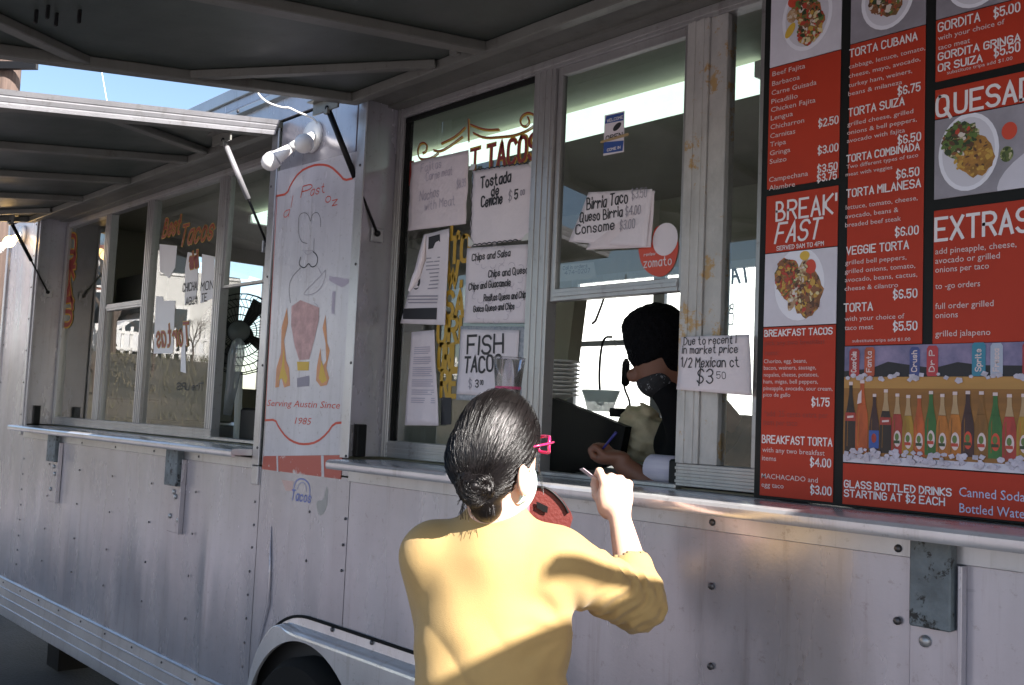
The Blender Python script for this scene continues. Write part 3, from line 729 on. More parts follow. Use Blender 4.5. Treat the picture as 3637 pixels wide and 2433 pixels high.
flat('meat_stand', [(-3.3694, 1.7846), (-3.2812, 1.7834), (-3.2811, 1.7503), (-3.3618, 1.7509)], 'yellowprint', 2); flat('meat_stand', [(-3.3622, 1.7222), (-3.2754, 1.7314), (-3.2709, 1.6919), (-3.3582, 1.6877)], 'greyink', 2)
for q in ([(-3.4707, 1.9977), (-3.5043, 1.92), (-3.4961, 1.8209), (-3.5244, 1.762), (-3.5248, 1.6849), (-3.4955, 1.687), (-3.4924, 1.742), (-3.4564, 1.6853), (-3.4114, 1.6933), (-3.4271, 1.7611), (-3.4536, 1.7906), (-3.4786, 1.8697), (-3.4558, 1.9378)],
          [(-3.185, 1.9542), (-3.2009, 1.9082), (-3.174, 1.8514), (-3.1618, 1.7864), (-3.19, 1.759), (-3.2068, 1.8337), (-3.225, 1.7593), (-3.2234, 1.7126), (-3.1913, 1.6914), (-3.1487, 1.6961), (-3.1344, 1.7218), (-3.1588, 1.7587), (-3.1417, 1.8229), (-3.1619, 1.8511)]): flat('flame', q, 'orange', 1)
for q in ([(-3.4751, 1.8401), (-3.4823, 1.7714), (-3.5026, 1.7126), (-3.4764, 1.7223), (-3.4425, 1.698), (-3.4339, 1.7223), (-3.4617, 1.7614)], [(-3.193, 1.7868), (-3.2069, 1.7219), (-3.1803, 1.7016), (-3.1505, 1.7127), (-3.1672, 1.7403)]): flat('flame', q, 'yellowprint', 2)
for q, mm in (([(-3.1746, 2.0995), (-3.1189, 2.0896), (-3.0412, 2.0782), (-3.043, 2.0638), (-3.0846, 2.0502), (-3.1763, 2.0828)], 'palegrey'), ([(-3.1477, 2.0406), (-3.1272, 2.0393), (-3.1252, 1.9559), (-3.144, 1.9569)], 'palegrey')): flat('tape_mark', q, mm, 1)
rb = MB().prism_y([(-3.5852, 1.4145), (-3.0195, 1.4488), (-3.0222, 1.3648), (-3.5908, 1.3629)], -.0025, -.0003).obj('red_banner_strip', M['bandred'])
tag(rb, 'worn red strip across the column just below the white chef sign', 'banner')
for a_, b_ in (((150, 1310), (155, 1372)), ((330, 1312), (338, 1392))):
    pass
MB().prism_y([(-3.4826, 1.4222), (-3.471, 1.4229), (-3.4594, 1.3599), (-3.4712, 1.3611)], -.0032, -.0026).prism_y([(-3.1588, 1.4402), (-3.1417, 1.4411), (-3.13, 1.3642), (-3.1471, 1.3648)], -.0032, -.0026).obj('joint', M['sign_skin'], rb)
st = MB(); 
for q, w_ in (([(-3.3385, 1.2968), (-3.3412, 1.32), (-3.3181, 1.3433), (-3.2769, 1.3481), (-3.2399, 1.337), (-3.225, 1.3152), (-3.2255, 1.2877)], .005), ([(-3.3175, 1.306), (-3.3019, 1.3296), (-3.2701, 1.3357), (-3.2502, 1.3178), (-3.2484, 1.3023)], .002)): st.ribbon(chaikin(q, 2), w_, -.0006)
stroke_text(st, 'Tacos', *(-3.3587, 1.2646, -3.2177), .036, .0055, -.0008, slant=.2)
so = st.obj('round_sticker', mat('blue_sticker', (.10, .14, .42), .5)); tag(so, 'faded blue arched taco sticker below the red strip on the column', 'sticker')
MB().prism_y([(-3.4367, 1.3318), (-3.3483, 1.3336), (-3.3495, 1.2959), (-3.3998, 1.2937)], -.0005, -.0001).obj('faded_stain', mat('faded_orange', (.62, .42, .38), .5, var=.1)).parent = so
MB().prism_y(chaikin([(-3.1182, 1.3327), (-3.1005, 1.3251), (-3.1051, 1.289), (-3.0998, 1.2716), (-3.1239, 1.2292), (-3.1523, 1.2237), (-3.1787, 1.26), (-3.1687, 1.279), (-3.1292, 1.278)], 2, True), -.0005, -.0001).obj('old_glue_stain', mat('grey_glue', (.40, .38, .36), .6, var=.2)).parent = so

# ---------------------------------------------------------------- menu board
YM = .10
board = MB().box(-1.385, .35, YM, YM+.016, 1.440, 2.742, .002).obj('menu_board', M['menublack'])
tag(board, 'large black menu board with red panels standing on the right end of the counter', 'menu board')
def mpanel(x0, x1, z0, z1, m='red'): return MB().box(x0, x1, YM-.003, YM, z0, z1, .0008).obj('menu_panel', M[m] if isinstance(m, str) else m, board)
X1a, X1b, X2a, X2b, X3a, X3b = -1.366, -1.176, -1.152, -.976, -.953, -.60
pn = {}
pn['a'] = mpanel(X1a, X1b, 2.183, 2.484); pn['b'] = mpanel(X1a, X1b, 2.026, 2.166); pn['c'] = mpanel(X1a, X1b, 1.447, 1.846)
pn['d'] = mpanel(X2a, X2b, 1.797, 2.489); pn['e'] = mpanel(X3a, X3b, 2.357, 2.492); pn['f'] = mpanel(X3a, X3b, 2.275, 2.339); pn['g'] = mpanel(X3a, X3b, 1.796, 2.078)
pn['h'] = mpanel(X2a, X3b, 1.446, 1.536)
YL = YM-.0036
# photographic panels: flat prints of plates of food
def foodmat(name, c1, c2, c3):
    mt = bpy.data.materials.new(name); mt.use_nodes = True; nt = mt.node_tree; b = nt.nodes['Principled BSDF']; b.inputs['Roughness'].default_value = .5
    tc = nt.nodes.new('ShaderNodeTexCoord'); v = nt.nodes.new('ShaderNodeTexVoronoi'); v.inputs['Scale'].default_value = 95
    nz = nt.nodes.new('ShaderNodeTexNoise'); nz.inputs['Scale'].default_value = 40; nt.links.new(tc.outputs['Object'], nz.inputs['Vector'])
    nt.links.new(nz.outputs[1], v.inputs['Vector']); v.inputs['Scale'].default_value = 9
    cr = nt.nodes.new('ShaderNodeValToRGB'); e = cr.color_ramp.elements; e[0].color = (*c1, 1); e[1].color = (*c3, 1); e[0].position = .1; e[1].position = .9
    k = e.new(.5); k.color = (*c2, 1); sp = nt.nodes.new('ShaderNodeSeparateColor')
    nt.links.new(v.outputs['Color'], sp.inputs[0]); nt.links.new(sp.outputs[0], cr.inputs[0]); nt.links.new(cr.outputs[0], b.inputs['Base Color']); return mt
FM = [foodmat('food_print_red', (.45, .07, .03), (.30, .18, .05), (.10, .12, .03)), foodmat('food_print_brown', (.18, .08, .04), (.40, .18, .05), (.06, .05, .03)),
      foodmat('food_print_green', (.03, .05, .02), (.16, .20, .05), (.5, .45, .3)), foodmat('food_print_tan', (.5, .34, .2), (.35, .2, .1), (.6, .5, .4))]
bgl = mat('photo_background', (.62, .60, .68), .45, var=.15, vscale=9); bgd = mat('photo_background_dark', (.34, .32, .37), .45, var=.35, vscale=6); plate_m = mat('plate_print', (.72, .72, .80), .4); plate_in = mat('plate_inner_print', (.56, .55, .62), .4)
def disc(cx, cz, rx, rz, rot=0., n=28, wob=0., a0=0., a1=2*math.pi):
    o = []; random.seed(int(abs(cx*1e4+cz*7e3)))
    for i in range(n):
        t = a0+(a1-a0)*i/n; k = 1+random.uniform(-wob, wob); x = math.cos(t)*rx*k; z = math.sin(t)*rz*k
        o.append((cx+x*math.cos(rot)-z*math.sin(rot), cz+x*math.sin(rot)+z*math.cos(rot)))
    return o
def clip(poly, x0, x1, z0, z1):
    for ax, lim, sg_ in ((0, x0, 1), (0, x1, -1), (1, z0, 1), (1, z1, -1)):
        out = []
        for i in range(len(poly)):
            a, b = poly[i-1], poly[i]; da, db = (a[ax]-lim)*sg_, (b[ax]-lim)*sg_
            if (da < 0) != (db < 0):
                t = da/(da-db); out.append((a[0]+(b[0]-a[0])*t, a[1]+(b[1]-a[1])*t))
            if db >= 0: out.append(b)
        poly = out
        if len(poly) < 3: return []
    return poly
pal = [mat('print_'+n_, c_, .5) for n_, c_ in (('tomato', (.42, .05, .03)), ('meat', (.22, .09, .04)), ('dark_meat', (.10, .045, .025)), ('lettuce', (.10, .16, .04)), ('dark_green', (.03, .05, .02)), ('cheese', (.60, .50, .28)), ('corn', (.50, .30, .06)), ('onion', (.62, .55, .50)))]
def dish(pp, x0, x1, z0, z1, cx, cz, rx, rz, weights, n=90, rot=0., s0=.003, s1=.0085, k0=0):
    rg = random.Random(int(cx*-7e4+cz*3e3)); mbs = {}
    for i in range(n):
        a = rg.random()*6.283; r_ = math.sqrt(rg.random())*.95; u, v = math.cos(a)*r_*rx, math.sin(a)*r_*rz; x = cx+u*math.cos(rot)-v*math.sin(rot); z = cz+u*math.sin(rot)+v*math.cos(rot)
        m_ = rg.choices(range(8), weights)[0]; s_ = rg.uniform(s0, s1); b_ = rg.random()*3; el = rg.uniform(.35, 1); q = []
        for j in range(6):
            t = j*1.047+rg.uniform(-.25, .25); px, pz = math.cos(t)*s_, math.sin(t)*s_*el; q.append((x+px*math.cos(b_)-pz*math.sin(b_), z+px*math.sin(b_)+pz*math.cos(b_)))
        q = clip(q, x0, x1, z0, z1)
        if len(q) > 2: mbs.setdefault(m_, MB()).add([(a_, YM-.0045-.0000065*(i+k0), c_) for a_, c_ in q], [tuple(range(len(q)))])
    for m_, mb_ in mbs.items():
        o_ = mb_.obj('printed_food', pal[m_], pp); o_['kind'] = 'stuff'
def photo(x0, x1, z0, z1, bgm, items):
    pp = MB().box(x0, x1, YM-.003, YM, z0, z1, .0005).obj('photo_print', bgm, board)
    for k, (poly, mm) in enumerate(items):
        poly = clip(poly, x0, x1, z0, z1)
        if len(poly) > 2: MB().prism_y(poly, YM-.0032-.00012*(k+1), YM-.0031-.00012*k).obj('printed_dish', mm if not isinstance(mm, str) else M[mm], pp)
    photo_l.append(pp); return pp
photo_l = []
cx, cz = -1.266, 2.59
photo(X1a, X1b, 2.486, 2.742, bgl, [(disc(cx, cz, .067, .085), plate_m), (disc(cx, cz, .058, .075), plate_in), (disc(cx-.01, cz+.03, .03, .042, .3, wob=.15), FM[0]), (disc(cx+.012, cz-.025, .032, .048, -.3, wob=.15), FM[0]), (disc(cx+.02, cz+.06, .03, .03, wob=.15), FM[2]), (disc(cx-.038, cz+.045, .014, .014), 'redpaint'), (disc(cx-.04, cz+.01, .014, .017), FM[3]), (disc(cx-.044, cz-.025, .01, .02, -.6), 'yellowprint')])
B_ = (X1a, X1b, 2.486, 2.742); dish(photo_l[-1], *B_, cx+.004, cz+.035, .034, .04, (3, 2, 1, 3, 3, 2, 1, 2), 110, .3); dish(photo_l[-1], *B_, cx+.010, cz-.028, .036, .046, (4, 2, 1, 3, 2, 3, 2, 2), 130, -.2)
cx, cz = -1.064, 2.575
photo(X2a, X2b, 2.491, 2.742, bgd, [(disc(cx, cz, .062, .072), plate_m), (disc(cx, cz, .053, .063), plate_in), (disc(cx, cz+.01, .045, .055, wob=.12), FM[1]), (disc(cx-.02, cz+.03, .02, .04, .4, wob=.2), FM[2])])
dish(photo_l[-1], X2a, X2b, 2.491, 2.742, cx, cz+.008, .046, .054, (2, 4, 4, 2, 2, 1, 1, 2), 170)
photo(X3a, X3b, 2.494, 2.742, bgd, [(disc(-.87, 2.56, .06, .062), plate_m), (disc(-.87, 2.56, .052, .054), plate_in), (disc(-.87, 2.575, .04, .04, wob=.12), FM[1])])
dish(photo_l[-1], X3a, X3b, 2.494, 2.742, -.87, 2.57, .044, .044, (2, 3, 3, 2, 2, 1, 3, 1), 110)
cx, cz = -.882, 2.193
photo(X3a, X3b, 2.102, 2.273, bgd, [(disc(-.70, 2.14, .13, .06, .35), bgl), (disc(cx, cz, .062, .082), plate_m), (disc(cx, cz, .054, .073), plate_in), (disc(cx-.012, cz+.025, .04, .042, wob=.14), FM[2]), (disc(cx+.015, cz-.01, .038, .045, .3, wob=.08), mat('quesadilla_print', (.45, .22, .05), .5, var=.5, vscale=60)), (disc(-.80, 2.222, .015, .018), 'redpaint'), (disc(-.805, 2.175, .013, .016), FM[2])])
B_ = (X3a, X3b, 2.102, 2.273); dish(photo_l[-1], *B_, cx-.018, cz+.030, .036, .036, (1, 1, 2, 5, 6, 0, 0, 1), 110); dish(photo_l[-1], *B_, cx+.012, cz-.018, .040, .046, (0, 1, 2, 0, 0, 0, 6, 0), 60, 0, .002, .006)
cx, cz = -1.272, 1.945
photo(X1a, X1b, 1.848, 2.024, bgl, [(disc(cx, cz, .066, .086), plate_m), (disc(cx-.028, cz+.015, .034, .052, .25, wob=.1), FM[0]), (disc(cx+.026, cz-.025, .036, .055, -.1, wob=.1), FM[1]), (disc(cx-.002, cz, .015, .066, -.35), FM[3]), (disc(cx+.014, cz+.066, .013, .011), 'yellowprint'), (disc(cx+.03, cz+.038, .014, .018), 'redpaint')])
B_ = (X1a, X1b, 1.848, 2.024); dish(photo_l[-1], *B_, cx-.030, cz+.014, .032, .05, (4, 4, 3, 0, 0, 0, 4, 0), 120, .25); dish(photo_l[-1], *B_, cx+.026, cz-.026, .034, .052, (1, 5, 4, 0, 0, 2, 4, 0), 120, -.1); dish(photo_l[-1], *B_, cx-.002, cz, .013, .060, (0, 1, 1, 1, 0, 5, 0, 4), 50, -.35, .002, .006, 200)
# drinks panel: cans on a shelf, bottles in ice
zs = 1.5385
dk = [([(X2a, 1.795), (X3b, 1.795), (X3b, 1.735), (X2a, 1.735)], mat('dusk_sky_print', (.30, .24, .38), .5, col2=(.10, .10, .2), vscale=12)),
      ([(X2a, 1.740), (-1.09, 1.745), (-1.05, 1.760), (-1.0, 1.752), (-.95, 1.745), (-.9, 1.757), (-.85, 1.75), (X3b, 1.745), (X3b, 1.7), (X2a, 1.7)], 'ink'),
      ([(X2a, 1.703), (X3b, 1.703), (X3b, 1.555), (X2a, 1.555)], mat('plank_print', (.30, .13, .025), .5, var=.3, vscale=9, stretch=(.3, 1, 4))),
      ([(X2a, 1.727), (X3b, 1.727), (X3b, 1.702), (X2a, 1.702)], mat('shelf_print', (.44, .23, .06), .5, var=.2, vscale=8, stretch=(.3, 1, 3)))]
drinks = photo(X2a, X3b, 1.5385, 1.795, bgl, dk)
random.seed(11)
canm = [mat('can_red', (.42, .025, .025), .4, var=.4, vscale=30), mat('can_orange', (.48, .08, .03), .4, var=.4, vscale=30), mat('can_blue', (.06, .08, .28), .4, var=.4, vscale=30), mat('can_maroon', (.42, .03, .04), .4), mat('can_teal', (.03, .20, .30), .4), mat('can_pale', (.36, .40, .5), .4)]
def fl(pts, mm, k, nm): MB().prism_y(pts, YM-.0042-.00012*k, YM-.0041-.00012*(k-1)).obj(nm, M[mm] if isinstance(mm, str) else mm, drinks)
cn_ = 0
for (cx, w_, h_, mm) in ((-1.128, .024, .062, 0), (-1.092, .024, .064, 1), (-.990, .022, .062, 2), (-.952, .024, .064, 3), (-.857, .027, .068, 4), (-.822, .024, .066, 5), (-.76, .026, .066, 0), (-.70, .026, .066, 2)):
    zb = 1.728
    fl([(cx-w_/2+.002, zb), (cx+w_/2-.002, zb), (cx+w_/2, zb+.004), (cx+w_/2, zb+h_-.006), (cx+w_/2-.004, zb+h_), (cx-w_/2+.004, zb+h_), (cx-w_/2, zb+h_-.006), (cx-w_/2, zb+.004)], canm[mm], 2, 'printed_can')
    lb_ = MB(); stroke_text(lb_, ['Coca-Cola', 'Fanta', 'Crush', 'Dr P', 'Sprite', 'Fresca', 'Coca-Cola', 'Crush'][cn_], 0, 0, .044, .011, .0022, 0.); cn_ += 1
    lb_.v = [(cx+.0045-z_, YM-.0047+y_, zb+.010+x_) for x_, y_, z_ in lb_.v]; lb_.obj('can_label', M['menugrey'], drinks)
liq = dict(cola=(.022, .010, .008), orange=(.50, .09, .015), red=(.40, .035, .025), yellow=(.42, .24, .02), green=(.035, .16, .03), amber=(.24, .10, .012), ora2=(.52, .17, .015), dark=(.05, .012, .014))
lm = {k: mat(k+'_drink', v, .4, var=.45, vscale=45, stretch=(1, 1, .3)) for k, v in liq.items()}
hl = mat('print_highlight', (.62, .55, .50), .5); neck_m = mat('print_clear_neck', (.45, .30, .16), .5, var=.2, vscale=30)
bt = [(-1.135, .024, .155, 'cola', 1), (-1.108, .028, .158, 'orange', 3), (-1.079, .022, .128, 'dark', 2), (-1.053, .025, .137, 'cola', 1), (-1.027, .024, .128, 'red', 0), (-1.003, .024, .128, 'yellow', 0), (-.979, .024, .128, 'orange', 0), (-.954, .024, .133, 'green', 0), (-.930, .024, .130, 'ora2', 0), (-.904, .026, .135, 'ora2', 0), (-.878, .025, .133, 'dark', 4), (-.851, .026, .135, 'amber', 0), (-.824, .026, .131, 'green', 4), (-.797, .026, .13, 'red', 0), (-.77, .026, .13, 'yellow', 0), (-.742, .026, .13, 'cola', 1), (-.715, .026, .13, 'ora2', 0), (-.688, .026, .13, 'green', 0), (-.66, .026, .13, 'red', 0)]
rg = random.Random(3)
for i, (cx, w_, h_, mm, kind_) in enumerate(bt):
    zb = 1.562+rg.uniform(-.002, .003); hw = w_/2*1.04
    body = [(cx-hw, zb), (cx+hw, zb), (cx+hw, zb+h_*.42), (cx+hw*.92, zb+h_*.52), (cx+hw*.62, zb+h_*.66), (cx-hw*.62, zb+h_*.66), (cx-hw*.92, zb+h_*.52), (cx-hw, zb+h_*.42)]
    neck = [(cx-hw*.62, zb+h_*.655), (cx+hw*.62, zb+h_*.655), (cx+hw*.34, zb+h_*.82), (cx+hw*.30, zb+h_*.97), (cx-hw*.30, zb+h_*.97), (cx-hw*.34, zb+h_*.82)]
    clear = mm in ('red', 'yellow', 'ora2') or (mm == 'cola' and i % 2)
    fl(body, lm[mm], 2+i % 3, 'printed_bottle'); fl(neck, neck_m if clear else lm[mm], 2+i % 3, 'bottle_neck')
    fl([(cx-hw*.62, zb+h_*.08), (cx-hw*.48, zb+h_*.08), (cx-hw*.42, zb+h_*.6), (cx-hw*.55, zb+h_*.55)], lm['ora2'] if mm in ('orange', 'yellow') else lm['amber'], 5, 'bottle_glint')
    if kind_ in (0, 4):
        fl(disc(cx+.001, zb+h_*.25, hw*.62, h_*.135), 'menugrey' if kind_ == 0 else 'redpaint', 6, 'bottle_label'); fl(disc(cx, zb+h_*.28, hw*.36, h_*.06), pal[3], 7, 'bottle_emblem'); fl([(cx-hw*.55, zb+h_*.17), (cx+hw*.55, zb+h_*.17), (cx+hw*.5, zb+h_*.22), (cx-hw*.5, zb+h_*.22)], pal[0] if i % 2 else pal[4], 8, 'bottle_emblem')
    elif kind_ == 1:
        fl([(cx-hw, zb+h_*.44), (cx+hw, zb+h_*.44), (cx+hw*.98, zb+h_*.56), (cx-hw*.98, zb+h_*.56)], lm['red'], 6, 'bottle_label'); fl([(cx-hw*.6, zb+h_*.48), (cx+hw*.6, zb+h_*.49), (cx+hw*.6, zb+h_*.52), (cx-hw*.6, zb+h_*.51)], 'menugrey', 7, 'bottle_emblem')
    elif kind_ == 2:
        fl([(cx-hw, zb+h_*.08), (cx+hw, zb+h_*.08), (cx+hw, zb+h_*.38), (cx-hw, zb+h_*.38)], 'bluepaper', 6, 'bottle_label'); fl(disc(cx, zb+h_*.25, hw*.5, h_*.08), lm['red'], 7, 'bottle_emblem')
    else: fl([(cx-hw*.8, zb+h_*.66), (cx-hw*.1, zb+h_*.68), (cx-hw*.1, zb+h_*.86), (cx-hw*.6, zb+h_*.80)], 'menugrey', 6, 'bottle_label')
    fl([(cx-hw*.36, zb+h_*.95), (cx+hw*.36, zb+h_*.95), (cx+hw*.34, zb+h_*1.0), (cx-hw*.34, zb+h_*1.0)], 'menugrey', 6, 'bottle_cap')
ice_m = mat('ice_print', (.56, .52, .62), .4, var=.35, vscale=70)
random.seed(5)
for rows, z_, n_ in ((1, 1.556, 48), (2, 1.729, 14)):
    ib = MB()
    for i in range(n_*3):
        x = X2a+.008 + (X3b-X2a-.02)*random.random(); z = z_ + random.uniform(-.010, .012 if rows == 1 else .004); s_ = random.uniform(.004, .009)
        if z-s_ < 1.539: z = 1.539+s_
        n0 = random.randint(4, 6); a_ = random.random()*6
        ib.prism_y([(x+math.cos(a_+k*6.28/n0)*s_, z+math.sin(a_+k*6.28/n0)*s_*.8) for k in range(n0)], YM-.0054-.00002*i, YM-.0053)
    o_ = ib.obj('printed_ice', ice_m, drinks); o_['kind'] = 'stuff'
# lettering of the menu: (text, left/right baseline, height)
D = dict(sm=1); hw1 = .0031
ml = [('TORTA CUBANA', (-1.1524, 2.4603, -0.9939), .0205), ('TORTA SUIZA', (-1.1526, 2.3217, -1.0212), .0205), ('TORTA COMBINADA', (-1.1555, 2.2156, -0.9858), .0185), ('TORTA MILANESA', (-1.1540, 2.1343, -0.9823), .0205),
      ('VEGGIE TORTA', (-1.1515, 2.0029, -1.0074), .0205), ('TORTA', (-1.1555, 1.8739, -1.0876), .0205), ('$6.75', (-1.0354, 2.3459, -0.9861), .021), ('$6.50', (-1.0338, 2.2360, -0.9835), .021), ('$6.50', (-1.0362, 2.1600, -0.9864), .021),
      ('$6.00', (-1.0370, 2.0328, -0.9862), .021), ('$6.50', (-1.0395, 1.8966, -0.9875), .021), ('$5.50', (-1.0384, 1.8271, -0.9867), .021),
      ('$2.50', (-1.2282, 2.3114, -1.1789), .0205), ('$3.00', (-1.2283, 2.2468, -1.1779), .0205), ('$3.50', (-1.2285, 2.2028, -1.1790), .0205), ('$3.75', (-1.2290, 2.1815, -1.1806), .0205),
      ('BREAKFAST TACOS', (-1.3616, 1.8246, -1.1838), .0185), ('$1.75', (-1.2316, 1.6611, -1.1883), .021), ('BREAKFAST TORTA', (-1.3613, 1.5715, -1.1791), .0205), ('$4.00', (-1.2322, 1.5245, -1.1817), .021), ('$3.00', (-1.2302, 1.4624, -1.1793), .021),
      ('GORDITA', (-0.9472, 2.4658, -0.8603), .022), ('$5.00', (-0.8313, 2.4649, -0.7813), .022), ('GORDITA GRINGA', (-0.9465, 2.4028, -0.7804), .018), ('OR SUIZA', (-0.9463, 2.3782, -0.8550), .018), ('$5.50', (-0.8303, 2.3824, -0.7810), .022),
      ('GLASS BOTTLED DRINKS', (-1.1471, 1.4835, -0.9106), .0185), ('STARTING AT $2 EACH', (-1.1467, 1.4633, -0.9243), .0185)]
letters('lettering', board, M['menuwhite'], [(t, c, h*.84 if h != .0185 or 'COMB' in t else h*.79, hw1*.9, YL, D) for t, c, h in ml])
letters('lettering', board, M['menuwhite'], [('QUESADILLAS', (-0.9485, 2.2806, -0.6141), .042, .0066, YL, D), ('EXTRAS', (-0.9481, 2.0140, -0.7606), .046, .0066, YL, D),
    ("BREAK'", (-1.3366, 2.1028, -1.1799), .044, .0056, YL, D), ('FAST', (-1.3389, 2.0488, -1.2240), .046, .0058, YL, dict(sm=1, slant=.22)), ('SERVED 9AM TO 4PM', (-1.3337, 2.0304, -1.2098), .0095, .0016, YL, D)])
bl = [('Beef Fajita', (-1.3573, 2.4624, -1.2673), .016), ('Barbacoa', (-1.3573, 2.4382, -1.2812), .016), ('Carne Guisada', (-1.3584, 2.4154, -1.2364), .016), ('Picadillo', (-1.3584, 2.3936, -1.2857), .016), ('Chicken Fajita', (-1.3588, 2.3731, -1.2380), .016),
      ('Lengua', (-1.3589, 2.3525, -1.2978), .016), ('Chicharron', (-1.3590, 2.3302, -1.2670), .016), ('Carnitas', (-1.3594, 2.3082, -1.2905), .016), ('Tripa', (-1.3591, 2.2871, -1.3150), .016), ('Gringa', (-1.3592, 2.2655, -1.3026), .016), ('Suizo', (-1.3593, 2.2448, -1.3124), .016),
      ('Campechana', (-1.3597, 2.2002, -1.2537), .016), ('Alambre', (-1.3591, 2.1795, -1.2880), .016),
      ('cabbage, lettuce, tomato,', (-1.1539, 2.4332, -0.9752), .0135), ('cheese, mayo, avocado,', (-1.1540, 2.4115, -0.9857), .0135), ('turkey ham, weiners,', (-1.1542, 2.3896, -1.0039), .0135), ('beans & milaneza', (-1.1544, 2.3695, -1.0265), .0135),
      ('grilled cheese, grilled', (-1.1551, 2.2989, -1.0004), .0135), ('onions & bell peppers,', (-1.1556, 2.2792, -0.9922), .0135), ('avocado with fajita', (-1.1558, 2.2602, -1.0185), .0135), ('Two different types of taco', (-1.1558, 2.2005, -0.9882), .012), ('meat with veggies', (-1.1572, 2.1831, -1.0462), .012),
      ('lettuce, tomato, cheese,', (-1.1557, 2.1062, -0.9883), .014), ('avocado, beans &', (-1.1562, 2.0859, -1.0309), .014), ('breaded beef steak', (-1.1564, 2.0659, -1.0249), .014),
      ('grilled bell peppers,', (-1.1547, 1.9798, -1.0114), .014), ('grilled onions, tomato,', (-1.1549, 1.9600, -0.9916), .014), ('avocado, beans, cactus,', (-1.1548, 1.9406, -0.9870), .014), ('cheese & cilantro', (-1.1550, 1.9209, -1.0294), .014),
      ('with your choice of', (-1.1537, 1.8524, -1.0143), .0145), ('taco meat', (-1.1533, 1.8321, -1.0847), .0145), ('substitute tripa add $1.00', (-1.1341, 1.8040, -1.0005), .0095),
      ('with your choice of', (-0.9478, 2.4463, -0.8107), .0145), ('taco meat', (-0.9475, 2.4251, -0.8800), .0145), ('substitute tripa add $1.00', (-0.9277, 2.3675, -0.7946), .010),
      ('add pineapple, cheese,', (-0.9488, 1.9845, -0.7853), .017), ('avocado or grilled', (-0.9486, 1.9645, -0.8172), .017), ('onions per taco', (-0.9484, 1.9455, -0.8384), .017), ('to -go orders', (-0.9480, 1.9107, -0.8557), .017),
      ('full order grilled', (-0.9476, 1.8686, -0.8289), .017), ('onions', (-0.9473, 1.8494, -0.9001), .017), ('grilled jalapeno', (-0.9469, 1.8107, -0.8346), .017),
      ('Chorizo, egg, beans,', (-1.3623, 1.7603, -1.2467), .013), ('bacon, weiners, sausage,', (-1.3618, 1.7446, -1.2229), .013), ('nopales, cheese, potatoes,', (-1.3614, 1.7282, -1.2165), .013), ('ham, migas, bell peppers,', (-1.3619, 1.7120, -1.2171), .013), ('pineapple, avocado, sour cream,', (-1.3615, 1.6960, -1.1802), .013), ('pico de gallo', (-1.3617, 1.6807, -1.2883), .013),
      ('with any two breakfast', (-1.3607, 1.5496, -1.1969), .0155), ('items', (-1.3608, 1.5298, -1.3225), .0155), ('MACHACADO and', (-1.3612, 1.4877, -1.2128), .0155), ('egg taco', (-1.3607, 1.4675, -1.3006), .0155),
      ('Canned Soda', (-0.8945, 1.4848, -0.7673), .030), ('Bottled Water', (-0.8935, 1.4526, -0.7585), .030)]
tt = [font_text('lettering', None, M['menugrey'], t, c[0], c[1], c[2], YL, .002 if h < .02 else .0, 0., h) for t, c, h in [(t_, c_, h_*(.78 if h_ < .02 else .65)) for t_, c_, h_ in bl]]
join_meshes('lettering', tt[:-2], board, M['menugrey']); join_meshes('lettering', tt[-2:], board, mat('menu_blue_white', (.45, .48, .66), .5))
tt = [font_text('lettering', None, M['darkred'], t, c[0], c[1], c[2], YL, 0., 0., h) for t, c, h in [('pick any two breakfast', (-1.3610, 1.8026, -1.2012), .013), ('items:', (-1.3595, 1.7792, -1.3213), .013), ('*add .25 cents extra per', (-1.3587, 1.6339, -1.1907), .015), ('item per taco', (-1.3598, 1.6134, -1.2680), .015)]]
join_meshes('lettering', tt, board, M['darkred'])

# ---------------------------------------------------------------- notices taped to the glass
YP = .178
def curl_sheet(name, c4, m, y, lab, cat='notice', bulge=.004, wav=0., n=14, group=None):
    """paper sheet from four corners (tl, tr, br, bl) with a light curl and thickness"""
    tl, tr, br, bl_ = [Vector(p) for p in c4]; v = []; f = []; random.seed(hash(lab) % 1000 if False else len(lab))
    ph = random.random()*6
    for i in range(n+1):
        for k in range(n+1):
            u = i/n; w_ = k/n
            p_ = (tl.lerp(tr, u)).lerp(bl_.lerp(br, u), w_)
            e = 0
            if wav: e = wav*math.sin(w_*17+ph)*(1 if u > .9 or u < .1 else 0)
            d = bulge*(.5+.5*math.sin(u*3.1+ph+w_*2))*(.35+w_) + .0015*math.sin(u*9+w_*7+ph)
            v.append((p_.x+e, y-max(0, d), p_.y+.4*e))
    for i in range(n):
        for k in range(n):
            a = i*(n+1)+k; f.append((a, a+1, a+n+2, a+n+1))
    b = MB(); b.add(v, f); o = b.obj(name, m, smooth=True)
    mo = o.modifiers.new('s', 'SOLIDIFY'); mo.thickness = .0004; mo.offset = 1
    tag(o, lab, cat, group); return o, (tl, tr, br, bl_, y, bulge, ph)
def on_sheet(info, mbv, lift=.0020):
    """lays flat lettering onto the curl of its sheet"""
    tl, tr, br, bl_, y, bulge, ph = info
    W_ = (tr-tl).length; H_ = (bl_-tl).length; out = []
    ex = (tr-tl).normalized(); ez = (bl_-tl).normalized()
    for (X, Y, Z) in mbv:
        q = Vector((X, Z))-tl; det = ex.x*ez.y-ex.y*ez.x
        u = (q.x*ez.y-q.y*ez.x)/det/W_; w_ = (ex.x*q.y-ex.y*q.x)/det/H_; u = min(1, max(0, u)); w_ = min(1, max(0, w_))
        d = bulge*(.5+.5*math.sin(u*3.1+ph+w_*2))*(.35+w_) + .0015*math.sin(u*9+w_*7+ph)
        out.append((X, y-max(0, d)-lift+(Y), Z))
    return out
